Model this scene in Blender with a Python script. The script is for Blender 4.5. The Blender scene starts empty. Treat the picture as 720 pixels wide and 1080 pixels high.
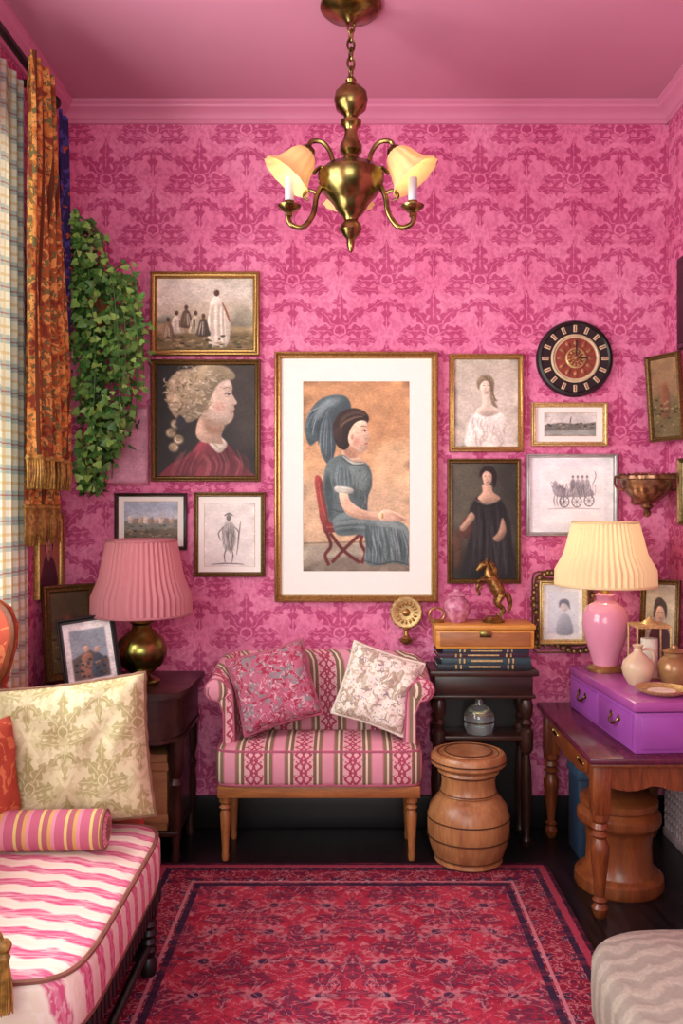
import bpy, math, random
import numpy as np
from mathutils import Vector, Matrix, Euler
random.seed(7)
scn=bpy.context.scene
scn.view_settings.view_transform='Standard'
scn.view_settings.look='None'
scn.view_settings.exposure=0.0
pi=math.pi
# ---------------- room dimensions (metres) ----------------
XL,XR,YB,YF,ZC=-1.18,1.29,3.47,-0.7,2.93
EYE=1.3
FOC=900.0
def W(px,py,d):            # survey helper: photo bearing + real distance -> metres
    return ((px-370)/FOC*d, d, EYE-(py-535)/FOC*d)
# ---------------- colour / node helpers ----------------
def lin(h):
    if isinstance(h,tuple): return (*h[:3],1)
    h=h.lstrip('#'); o=[]
    for i in (0,2,4):
        c=int(h[i:i+2],16)/255
        o.append(c/12.92 if c<=0.04045 else ((c+0.055)/1.055)**2.4)
    return (*o,1)
class S:
    def __init__(s,t,o): s.t=t; s.o=o
    def _m(s,op,*a): return mth(s.t,op,*a)
    def __add__(s,b): return s._m('ADD',s,b)
    __radd__=__add__
    def __sub__(s,b): return s._m('SUBTRACT',s,b)
    def __rsub__(s,b): return s._m('SUBTRACT',b,s)
    def __mul__(s,b): return s._m('MULTIPLY',s,b)
    __rmul__=__mul__
    def __truediv__(s,b): return s._m('DIVIDE',s,b)
    def abs(s): return s._m('ABSOLUTE',s)
    def sin(s): return s._m('SINE',s)
    def cos(s): return s._m('COSINE',s)
    def fr(s): return s._m('FRACT',s)
    def sqrt(s): return s._m('SQRT',s)
    def sign(s): return s._m('SIGN',s)
    def gt(s,b): return s._m('GREATER_THAN',s,b)
    def lt(s,b): return s._m('LESS_THAN',s,b)
    def max(s,b): return s._m('MAXIMUM',s,b)
    def min(s,b): return s._m('MINIMUM',s,b)
    def ss(s,a,b):
        n=s.t.nodes.new('ShaderNodeMapRange'); n.interpolation_type='SMOOTHSTEP'
        s.t.links.new(s.o,n.inputs[0])
        rev=a>b
        n.inputs[1].default_value=min(a,b); n.inputs[2].default_value=max(a,b)
        n.inputs[3].default_value=1 if rev else 0; n.inputs[4].default_value=0 if rev else 1
        return S(s.t,n.outputs[0])
def mth(t,op,*a):
    n=t.nodes.new('ShaderNodeMath'); n.operation=op
    for i,x in enumerate(a):
        if isinstance(x,S): t.links.new(x.o,n.inputs[i])
        else: n.inputs[i].default_value=x
    return S(t,n.outputs[0])
def mixc(t,f,a,b,mode='MIX'):
    n=t.nodes.new('ShaderNodeMix'); n.data_type='RGBA'; n.blend_type=mode
    if isinstance(f,S): t.links.new(f.o,n.inputs[0])
    else: n.inputs[0].default_value=f
    for k,x in ((6,a),(7,b)):
        if isinstance(x,(str,tuple)): n.inputs[k].default_value=lin(x)
        else: t.links.new(x,n.inputs[k])
    return n.outputs[2]
def coords(t):
    tc=t.nodes.new('ShaderNodeTexCoord'); sp=t.nodes.new('ShaderNodeSeparateXYZ')
    t.links.new(tc.outputs['Object'],sp.inputs[0])
    return S(t,sp.outputs[0]),S(t,sp.outputs[1]),S(t,sp.outputs[2])
def comb(t,x,y,z=0.0):
    n=t.nodes.new('ShaderNodeCombineXYZ')
    for i,a in enumerate((x,y,z)):
        if isinstance(a,S): t.links.new(a.o,n.inputs[i])
        else: n.inputs[i].default_value=a
    return n.outputs[0]
def noise(t,vec,scale,detail=3,dist=0.0,rough=.5):
    n=t.nodes.new('ShaderNodeTexNoise')
    if vec is not None: t.links.new(vec,n.inputs['Vector'])
    n.inputs['Scale'].default_value=scale; n.inputs['Detail'].default_value=detail
    n.inputs['Distortion'].default_value=dist; n.inputs['Roughness'].default_value=rough
    return S(t,n.outputs['Fac'])
def newmat(name,rough=.6,metal=0.0,spec=.5):
    m=bpy.data.materials.new(name); m.use_nodes=True; t=m.node_tree
    b=t.nodes['Principled BSDF']; b.inputs['Roughness'].default_value=rough; b.inputs['Metallic'].default_value=metal
    b.inputs['Specular IOR Level'].default_value=spec
    return m,t,b
def setc(t,b,c):
    if isinstance(c,(str,tuple)): b.inputs['Base Color'].default_value=lin(c)
    else: t.links.new(c,b.inputs['Base Color'])
def bump(t,b,h,strength=.3,dist=.01):
    n=t.nodes.new('ShaderNodeBump'); n.inputs['Strength'].default_value=strength; n.inputs['Distance'].default_value=dist
    t.links.new(h.o,n.inputs['Height']); t.links.new(n.outputs[0],b.inputs['Normal'])
_c={}
def plain(name,c,rough=.6,metal=0.0,var=.12,scale=30,c2=None,bmp=.0,emit=0.0,spec=.5):
    if name in _c: return _c[name]
    m,t,b=newmat(name,rough,metal,spec)
    x,y,z=coords(t); n=noise(t,comb(t,x,y,z),scale,3)
    col=lin(c); d=tuple(q*(1-var*2) for q in col[:3]) if c2 is None else c2
    out=mixc(t,n.ss(.3,.7),d,c)
    setc(t,b,out)
    if bmp: bump(t,b,n,bmp,.004)
    _c[name]=m; return m
def wood(name,c1,c2,rough=.35,axis='x',sc=6):
    if name in _c: return _c[name]
    m,t,b=newmat(name,rough); x,y,z=coords(t)
    k={'x':(x*1.0,y*7.0,z*7.0),'y':(x*7.0,y*1.0,z*7.0),'z':(x*7.0,y*7.0,z*1.0)}[axis]
    n=noise(t,comb(t,*k),sc,4,.3); n2=noise(t,comb(t,*k),sc*5,3); n3=noise(t,comb(t,x,y,z),9,4,.3,.6)
    c=mixc(t,(n*.6+n2*.4).ss(.25,.72),c1,c2)
    c=mixc(t,n3.ss(.5,.75)*.35,c,c1)
    setc(t,b,c); bump(t,b,n2,.08,.003)
    t.links.new((n3*.25+(rough-.1)).o,b.inputs['Roughness'])
    _c[name]=m; return m
# ---------------- pattern materials ----------------
def damask_field(t,u,v,nscale=9.0):
    """half-drop acanthus damask, 1 unit = one repeat; returns 0..1"""
    U=(u.fr()-.5).abs(); V=v.fr()-.5
    sel=(U+V.abs()).gt(.5)
    U=U+sel*(.5-U*2.0)
    V=V-sel*V.sign()*.5
    n=noise(t,comb(t,U,V,sel*.0),nscale,3,.6)
    n2=noise(t,comb(t,U,V,.5),nscale*1.3,2)
    Uw=U+(n-.5)*.07; Vw=V+(n2-.5)*.07
    acc=None
    for bx,by,ang,L,wd,cv,se in ((0,.03,0,.42,.22,0,26),(0,.0,33,.40,.20,.25,24),(0,-.03,66,.38,.20,.30,24),(.02,-.08,100,.34,.19,-.35,22),(.01,-.14,138,.32,.20,-.3,20),(0,-.12,180,.36,.18,0,22),(.15,.16,75,.20,.24,-.5,14),(.22,-.14,40,.18,.24,.5,14)):
        a=math.radians(ang); sa,ca=math.sin(a)/L,math.cos(a)/L
        dx=Uw-bx; dy=Vw-by
        s=dx*sa+dy*ca; q=dx*ca-dy*sa-(s*s)*cv
        w=s*(1-s)*4.0*wd*((s*float(se)+q.abs()*10.0).cos()*.26+.74)
        qa=q.abs()
        lf=(w-qa).ss(0,.035)*(qa).ss(.002,.018)
        acc=lf if acc is None else acc.max(lf)
    r=(Uw*Uw+(Vw-.02)*(Vw-.02)).sqrt()
    acc=acc.max((r).ss(.085,.07))*(1-((r-.055).abs()).ss(.014,.006))
    return acc,n
def wallpaper(name,ax):
    m,t,b=newmat(name,.62,spec=.25); x,y,z=coords(t)
    h=x if ax=='x' else y
    wob=noise(t,comb(t,x,y,z),5,3)
    f,n=damask_field(t,h/.38+.12,z/.41+.1,11.0)
    fine=noise(t,comb(t,x,y,z),60,4)
    base=mixc(t,wob.ss(.3,.7),'#DC789F','#E58CAF')
    pat=mixc(t,wob.ss(.3,.7),'#A93869','#B84A79')
    halo=(n-.47).ss(-.03,.05)*.40
    f=((f*.95*fine.ss(.2,.48)).max(halo*fine.ss(.3,.6))).min(1.0)
    c=mixc(t,f,base,pat)
    c=mixc(t,fine.ss(.5,.8)*.15,c,'#B5517C')
    setc(t,b,c); return m
MW_X=wallpaper('damask_wallpaper_back','x'); MW_Y=wallpaper('damask_wallpaper_side','y')
M_CEIL=plain('ceiling_pink_paint','#C4849C',.7,var=.03,scale=2)
M_TRIM=plain('crown_pink_paint','#CE809E',.5,var=.03,scale=4)
M_BLACK=plain('black_paint','#151214',.4)
def floor_mat():
    m,t,b=newmat('black_floorboards',.3); x,y,z=coords(t)
    gap=((x/.11).fr()-.5).abs().gt(.475)
    n=noise(t,comb(t,x*12.0,y*1.2,z),5,4,.4)
    setc(t,b,mixc(t,gap,mixc(t,n.ss(.35,.7),'#0F0C0E','#211A1D'),'#030303')); return m
M_FLOOR=floor_mat()
def rug_mat():
    m,t,b=newmat('persian_rug_pile',.95,spec=.1); x,y,z=coords(t)
    ax=x.abs(); ay=y.abs()
    e=(.70-ax).min(1.09-ay)
    n=noise(t,comb(t,ax,ay,0),15,4,1.2); n1=noise(t,comb(t,ax,ay,.7),34,3,1.0)
    n2=noise(t,comb(t,x,y,0),4,5,.3,.7); fine=noise(t,comb(t,x,y,0),260,2)
    wear=noise(t,comb(t,x*1.0,y*5.0,0),7,4,.2,.65)
    def fl(u,v,k,R):
        fu=u.fr()-.5; fv=v.fr()-.5
        r=(fu*fu+fv*fv).sqrt(); th=mth(t,'ARCTAN2',fu,fv)
        return (r-(R+(th*k).cos()*R*.35)).ss(.03,-.03), r
    d,_n=damask_field(t,x/.34+.5,y/.34+.5,7.0)
    f2,r2=fl(x/.17,y/.17,8.0,.2)
    field=mixc(t,n2.ss(.35,.65),'#A8243F','#CC4258')
    field=mixc(t,d*.7,field,'#4A3450')
    field=mixc(t,f2*.55,field,'#D8929A'); field=mixc(t,r2.lt(.09),field,'#43304E')
    field=mixc(t,(n-.5).abs().ss(.025,.008)*.6,field,'#DC929C')
    field=mixc(t,(n1-.5).abs().ss(.03,.01)*.45,field,'#3C2A42')
    field=mixc(t,n1.gt(.62)*.5,field,'#DCA2A6')
    g1,gr=fl(x/.10,y/.10,6.0,.24)
    bord=mixc(t,g1,'#93253C','#40324C'); bord=mixc(t,(gr-.07).ss(.03,-.02),bord,'#E0A8AC')
    bord=mixc(t,(n1-.5).abs().ss(.035,.01)*.8,bord,'#D8929C')
    bord=mixc(t,n1.gt(.6)*.55,bord,'#33294A')
    c=mixc(t,e.gt(.17),bord,field)
    c=mixc(t,((e-.17).abs()).lt(.010),c,'#352B44'); c=mixc(t,((e-.148).abs()).lt(.005),c,'#D58C96')
    c=mixc(t,((e-.045).abs()).lt(.010),c,'#352B44'); c=mixc(t,((e-.022).abs()).lt(.010),c,'#B84A60')
    c=mixc(t,e.lt(.010),c,'#3A1F33')
    c=mixc(t,wear.ss(.48,.7)*.45,c,'#BC4A5C')
    c=mixc(t,wear.ss(.5,.3)*.28,c,'#3A1A30')
    setc(t,b,mixc(t,fine.ss(.3,.7)*.25,c,'#561A2C')); bump(t,b,fine,.5,.004); return m
def settee_mat(name,mode):
    m,t,b=newmat(name,.8,spec=.2); x,y,z=coords(t)
    h=x if mode=='x' else x+y
    u=((h+.5)/.178).fr(); w=z if mode!='x' else z+y
    c='#CE8094'
    lace=((u-.5).abs()).lt(.2)
    q=((w/.045)*6.2832).sin()*.06
    l1=((u-.5).abs()-.09-q).abs().lt(.03); l2=((u-.5).abs()+q*.5-.03).abs().lt(.022)
    nn=noise(t,comb(t,(u-.5).abs(),w*8.0,0),16,2)
    lc=mixc(t,l1.max(l2).max(nn.gt(.6)),'#DEB0B4','#AC4A62')
    c=mixc(t,lace,c,lc)
    c=mixc(t,((u-.5).abs()-.235).abs().lt(.035),c,'#7A664C')
    c=mixc(t,((u-.5).abs()-.285).abs().lt(.02),c,'#E2D0BE')
    c=mixc(t,((u-.5).abs()-.340).abs().lt(.035),c,'#86745A')
    c=mixc(t,((u-.5).abs()).gt(.40),c,'#D898A8')
    f=noise(t,comb(t,x,y,z),160,2); g=noise(t,comb(t,x,y,z),8,3)
    c=mixc(t,g.ss(.5,.8)*.2,c,'#9C6A70'); setc(t,b,c); bump(t,b,f+g*3.0,.3,.004); return m
def ikat_mat():
    m,t,b=newmat('ikat_fabric',.85,spec=.2); x,y,z=coords(t)
    j=noise(t,comb(t,x*10.0,y*70.0,z*20.0),1,2)
    zz=((x/.09).fr()-.5).abs()*.35
    s=((y/.068+zz+x*1.6+z*3.0+j*.3)*6.2832).sin()
    stre=noise(t,comb(t,x*8.0,y*110.0,z*30.0),2,3)
    c=mixc(t,s.ss(-.3,.4),'#E8DED0','#C85A80')
    c=mixc(t,(s.ss(-.4,-.9))*stre.ss(.4,.6)*.6,c,'#D3CBA0')
    c=mixc(t,(stre.ss(.5,.6))*.5,c,'#EADBD4')
    c=mixc(t,s.ss(.8,1.0)*.4,c,'#DFA0B4')
    lo=noise(t,comb(t,x,y,z),6,3); setc(t,b,c); bump(t,b,stre*.4+lo*4.0,.3,.006); return m
def damask_pillow(name,c1,c2):
    m,t,b=newmat(name,.5,spec=.35); x,y,z=coords(t)
    f,n=damask_field(t,x/.19+.5,z/.27+.3,8.0); fine=noise(t,comb(t,x,y,z),60,3)
    g=f.max((n-.52).ss(0,.04)*.45)
    c=mixc(t,g*fine.ss(.2,.5)*.9,c1,c2); setc(t,b,c)
    lo=noise(t,comb(t,x,y,z),9,3); bump(t,b,g*.4+lo*2.5,.35,.006); return m
def floral_mat(name,base,cols,sc):
    m,t,b=newmat(name,.8,spec=.2); x,y,z=coords(t)
    vec=comb(t,x,y,z); c=base
    for i,(col,th,s) in enumerate(cols):
        n=noise(t,comb(t,x+i*3.1,y,z+i*1.7),s*sc,2,1.5); c=mixc(t,(n-th).ss(-.01,.015),c,col)
    setc(t,b,c); bump(t,b,noise(t,vec,80,2)*.4+noise(t,vec,10,3)*2.0,.3,.005); return m
def plaid_mat():
    m,t,b=newmat('plaid_curtain',.85,spec=.1); x,y,z=coords(t)
    a=(y/.060).fr(); c_=(z/.085).fr()
    c=mixc(t,a.lt(.35)*.6,'#DAD8C4','#7CA79A'); c=mixc(t,c_.lt(.35)*.55,c,'#6C9AA2')
    c=mixc(t,((a-.65).abs()).lt(.07)*.6,c,'#CDB06A'); c=mixc(t,((c_-.65).abs()).lt(.06)*.55,c,'#C9A866')
    c=mixc(t,((a-.17).abs()).lt(.035)*.8,c,'#A8505A'); c=mixc(t,((c_-.17).abs()).lt(.03)*.7,c,'#A04E50')
    setc(t,b,c)
    tr=t.nodes.new('ShaderNodeBsdfTranslucent'); t.links.new(c,tr.inputs[0])
    mx=t.nodes.new('ShaderNodeMixShader'); mx.inputs[0].default_value=.2
    out=t.nodes['Material Output']; t.links.new(b.outputs[0],mx.inputs[1]); t.links.new(tr.outputs[0],mx.inputs[2]); t.links.new(mx.outputs[0],out.inputs[0])
    return m
def paisley_mat():
    m,t,b=newmat('orange_paisley',.75,spec=.2); x,y,z=coords(t)
    s=(y/.07).fr(); n=noise(t,comb(t,x,y,z),26,3,1.2); n3=noise(t,comb(t,x+3.0,y,z),48,2,1.0)
    c=mixc(t,s.lt(.5),'#94552A','#B57636')
    c=mixc(t,(n-.53).ss(-.01,.02),c,'#CF9A52'); c=mixc(t,(n3-.56).ss(-.01,.02),c,'#66683E'); c=mixc(t,(n-.40).ss(.01,-.02),c,'#7A3A26')
    c=mixc(t,((s-.5).abs()).lt(.06),c,'#5A3018'); setc(t,b,c); return m
def shade_mat(name,c,emit):
    m,t,b=newmat(name,.8,spec=.1); setc(t,b,c)
    b.inputs['Emission Color'].default_value=lin(c); b.inputs['Emission Strength'].default_value=emit
    tr=t.nodes.new('ShaderNodeBsdfTranslucent'); tr.inputs[0].default_value=lin(c)
    mx=t.nodes.new('ShaderNodeMixShader'); mx.inputs[0].default_value=.3
    out=t.nodes['Material Output']; t.links.new(b.outputs[0],mx.inputs[1]); t.links.new(tr.outputs[0],mx.inputs[2]); t.links.new(mx.outputs[0],out.inputs[0])
    return m
M_BRASS=plain('antique_brass','#A08C54',.25,1.0,.25,18,c2=lin('#5E502C')[:3])
M_BRASS2=plain('green_aged_brass','#8E8A48',.25,1.0,.25,14,c2=lin('#55522A')[:3])
M_GOLD=plain('gilt_gold','#BC9858',.35,.8,.2,160,c2=lin('#8E6E3E')[:3],bmp=.1)
M_GOLD2=plain('pale_gilt','#D6BF86',.4,.6,.2,120,c2=lin('#B4945A')[:3],bmp=.1)
M_DGOLD=plain('dark_gilt','#7E6234',.38,.6,.2,150,c2=lin('#54401F')[:3],bmp=.1)
M_DWOOD=wood('dark_walnut','#1C0E0B','#3E241A',.3,'x')
M_DWOODZ=wood('dark_walnut_v','#1C0E0B','#3E241A',.3,'z')
M_MAHO=wood('mahogany','#542614','#884822',.3,'z')
M_MAHOY=wood('mahogany_top','#3E1626','#602438',.18,'y')
M_OAK=wood('honey_oak','#84522C','#AE7440',.4,'z')
M_OAKX=wood('honey_oak_rail','#84522C','#AC723E',.4,'x')
M_STOOL=wood('turned_beech','#845032','#B88454',.3,'z',2.5)
M_BOXW=wood('amber_box_wood','#B27226','#D69C48',.35,'x')
M_PAPER=plain('mat_board','#F0F0E6',.8,var=.01)
M_PAPERB=plain('cool_mat_board','#E2EAF0',.8,var=.01)
M_GLASS,_t,_b=newmat('clear_glass',.03); _b.inputs['Transmission Weight'].default_value=.9; setc(_t,_b,'#DDE8E6')
M_ART,_t,_b=newmat('painted_artwork',.5,spec=.3)
_a=_t.nodes.new('ShaderNodeAttribute'); _a.attribute_name='Col'; _t.links.new(_a.outputs['Color'],_b.inputs['Base Color'])
# ---------------- mesh builder ----------------
def cr(pts,n=6,closed=False):
    P=[Vector(p) for p in pts]; N=len(P); out=[]
    rng=range(N) if closed else range(N-1)
    for i in rng:
        if closed: a,b,c,d=P[(i-1)%N],P[i],P[(i+1)%N],P[(i+2)%N]
        else: a,b,c,d=P[max(i-1,0)],P[i],P[i+1],P[min(i+2,N-1)]
        for k in range(n):
            s=k/n
            out.append(.5*((2*b)+(c-a)*s+(2*a-5*b+4*c-d)*s*s+(-a+3*b-3*c+d)*s**3))
    if not closed: out.append(P[-1])
    return out
class MB:
    def __init__(s,name): s.name=name; s.v=[]; s.f=[]; s.m=[]; s.mats=[]; s.vc=[]
    def mi(s,mat):
        if mat not in s.mats: s.mats.append(mat)
        return s.mats.index(mat)
    def add(s,vs,fs,mat,T=None):
        o=len(s.v); k=s.mi(mat)
        for v in vs:
            v=Vector(v); s.v.append(T@v if T is not None else v)
        for f in fs: s.f.append([i+o for i in f]); s.m.append(k)
    def box(s,x0,x1,y0,y1,z0,z1,mat,bev=0.0,T=None,seg=2):
        import bmesh
        bm=bmesh.new(); bmesh.ops.create_cube(bm,size=1)
        for v in bm.verts: v.co=Vector(((x0+x1)/2+v.co.x*(x1-x0),(y0+y1)/2+v.co.y*(y1-y0),(z0+z1)/2+v.co.z*(z1-z0)))
        if bev: bmesh.ops.bevel(bm,geom=bm.edges[:],offset=bev,segments=seg,profile=.5,affect='EDGES')
        bm.verts.index_update()
        s.add([v.co.copy() for v in bm.verts],[[v.index for v in f.verts] for f in bm.faces],mat,T); bm.free()
    def lathe(s,prof,c,mat,seg=32,T=None,pleat=0,amp=0.0,cap=True):
        vs=[];fs=[]
        R=len(prof)
        for r,z in prof:
            for i in range(seg):
                a=2*pi*i/seg; rr=max(r,0.0003)
                if pleat: rr*=1+amp*math.cos(pleat*a)
                vs.append((c[0]+rr*math.cos(a),c[1]+rr*math.sin(a),c[2]+z))
        for j in range(R-1):
            for i in range(seg):
                k=(i+1)%seg; fs.append([j*seg+i,j*seg+k,(j+1)*seg+k,(j+1)*seg+i])
        if cap:
            fs.append(list(range(seg))[::-1]); fs.append([(R-1)*seg+i for i in range(seg)])
        if prof[0][1]>prof[-1][1]: fs=[f[::-1] for f in fs]
        s.add(vs,fs,mat,T)
    def tube(s,pts,r,mat,seg=8,closed=False,sm=0,T=None):
        rs=r if isinstance(r,(list,tuple)) else [r]*len(pts)
        if sm:
            A=cr(pts,sm,closed); B=cr([Vector((rr,0)) for rr in rs],sm,closed); pts=A; rs=[b[0] for b in B]
        P=[Vector(p) for p in pts]; n=len(P); vs=[];fs=[]
        up=None
        for i in range(n):
            if closed: d=P[(i+1)%n]-P[i-1]
            else: d=P[min(i+1,n-1)]-P[max(i-1,0)]
            if d.length<1e-9: d=Vector((0,0,1))
            d.normalize()
            if up is None:
                up=Vector((0,0,1)) if abs(d.z)<.9 else Vector((1,0,0))
            up=(up-d*up.dot(d)); 
            if up.length<1e-6: up=d.orthogonal()
            up.normalize(); sd=d.cross(up)
            for k in range(seg):
                a=2*pi*k/seg; vs.append(P[i]+(up*math.cos(a)+sd*math.sin(a))*max(rs[i],.0002))
        m=n if closed else n-1
        for i in range(m):
            j=(i+1)%n
            for k in range(seg):
                l=(k+1)%seg; fs.append([i*seg+k,i*seg+l,j*seg+l,j*seg+k])
        if not closed: fs.append(list(range(seg))[::-1]); fs.append([(n-1)*seg+k for k in range(seg)])
        s.add(vs,fs,mat,T)
    def ball(s,c,r,mat,seg=20,T=None):
        r=(r,r,r) if not isinstance(r,tuple) else r
        R=seg//2; vs=[];fs=[]
        for j in range(R+1):
            a=-pi/2+pi*j/R
            for i in range(seg):
                b=2*pi*i/seg; q=max(math.cos(a),.002)
                vs.append((c[0]+r[0]*q*math.cos(b),c[1]+r[1]*q*math.sin(b),c[2]+r[2]*math.sin(a)))
        for j in range(R):
            for i in range(seg):
                k=(i+1)%seg; fs.append([j*seg+i,j*seg+k,(j+1)*seg+k,(j+1)*seg+i])
        s.add(vs,fs,mat,T)
    def prism(s,pts,off,mat,T=None):
        n=len(pts); off=Vector(off); A=[Vector(p) for p in pts]
        vs=A+[a+off for a in A]; fs=[list(range(n))[::-1],[n+i for i in range(n)]]
        for i in range(n): j=(i+1)%n; fs.append([i,j,n+j,n+i])
        s.add(vs,fs,mat,T)
    def grid(s,fn,nu,nv,mat,T=None):
        vs=[fn(i/nu,j/nv) for j in range(nv+1) for i in range(nu+1)]
        fs=[[j*(nu+1)+i,j*(nu+1)+i+1,(j+1)*(nu+1)+i+1,(j+1)*(nu+1)+i] for j in range(nv) for i in range(nu)]
        s.add(vs,fs,mat,T)
    def build(s,matrix=None,origin=True,sharp=38):
        me=bpy.data.meshes.new(s.name)
        V=s.v; M=matrix
        if M is None:
            if origin:
                lo=Vector([min(v[i] for v in V) for i in range(3)]); hi=Vector([max(v[i] for v in V) for i in range(3)])
                o=Vector(((lo.x+hi.x)/2,(lo.y+hi.y)/2,lo.z))
            else: o=Vector((0,0,0))
            V=[v-o for v in V]; M=Matrix.Translation(o)
        me.from_pydata([tuple(v) for v in V],[],s.f)
        for m in s.mats: me.materials.append(m)
        me.polygons.foreach_set('material_index',s.m)
        me.polygons.foreach_set('use_smooth',[True]*len(s.f))
        me.update()
        if s.vc:
            C=np.ones((len(V),4),dtype=np.float32)
            for o_,arr in s.vc: C[o_:o_+len(arr),:3]=arr
            at=me.color_attributes.new('Col','FLOAT_COLOR','POINT'); at.data.foreach_set('color',C.ravel())
        try: me.set_sharp_from_angle(angle=math.radians(sharp))
        except Exception: pass
        ob=bpy.data.objects.new(s.name,me); scn.collection.objects.link(ob); ob.matrix_world=M
        return ob
# ---------------- room shell ----------------
def rbox(name,*a):
    b=MB(name); b.box(*a[:6],a[6]); return b.build(origin=False)
rbox('wall_back',XL-.1,XR+.1,YB,YB+.1,-.05,ZC+.05,MW_X)
rbox('wall_right',XR,XR+.1,YF,YB,-.05,ZC+.05,MW_Y)
b=MB('wall_left')
WY0,WY1,WZ0,WZ1=1.1,2.85,.75,2.55
for a in ((YF,WY0,-.05,ZC+.05),(WY1,YB,-.05,ZC+.05),(WY0,WY1,-.05,WZ0),(WY0,WY1,WZ1,ZC+.05)): b.box(XL-.1,XL,*a,MW_Y)
b.build(origin=False)
M_WHITE=plain('white_gloss_paint','#EEE9E4',.4,var=.02)
b=MB('window_1')
for y in (WY0,(WY0+WY1)/2-.025,WY1-.05): b.box(XL-.09,XL-.02,y,y+.05,WZ0,WZ1,M_WHITE,.004)
for z in (WZ0,1.62,WZ1-.05): b.box(XL-.09,XL-.02,WY0+.05,WY1-.05,z,z+.05,M_WHITE,.004)
b.build()
rbox('floor',XL-.1,XR+.1,YF,YB+.1,-.1,0,M_FLOOR)
rbox('ceiling',XL-.1,XR+.1,YF,YB+.1,ZC,ZC+.1,M_CEIL)
def crown(name,p0,p1,inn):
    b=MB(name); p0=Vector(p0);p1=Vector(p1);inn=Vector(inn)
    pr=[(0,0),(.07,0),(.07,-.012),(.06,-.018),(.055,-.026),(.038,-.034),(.024,-.045),(.018,-.056),(.010,-.06),(.010,-.074),(0,-.074)]
    n=len(pr); vs=[]
    for P in (p0,p1):
        for o,z in pr: vs.append(P+inn*o+Vector((0,0,z)))
    fs=[[i,(i+1)%n,n+(i+1)%n,n+i] for i in range(n)]+[list(range(n)),[n+i for i in range(n)][::-1]]
    b.add(vs,fs,M_TRIM); return b.build(sharp=25)
crown('trim_1',(XL,YB,ZC),(XR,YB,ZC),(0,-1,0)); crown('trim_2',(XL,YF,ZC),(XL,YB,ZC),(1,0,0)); crown('trim_3',(XR,YF,ZC),(XR,YB,ZC),(-1,0,0))
for nm,a in (('baseboard_back',(XL,XR,YB-.018,YB,0,.13)),('baseboard_left',(XL,XL+.018,YF,YB-.018,0,.13)),('baseboard_right',(XR-.018,XR,YF,YB-.018,0,.13))):
    b=MB(nm); b.box(*a,M_BLACK,.004); b.build()
b=MB('persian_rug')
b.box(-.705,.705,-1.1,1.1,0,.007,rug_mat(),.002)
b.build(matrix=Matrix.Translation((.005,2.005,.0005)))
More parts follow.
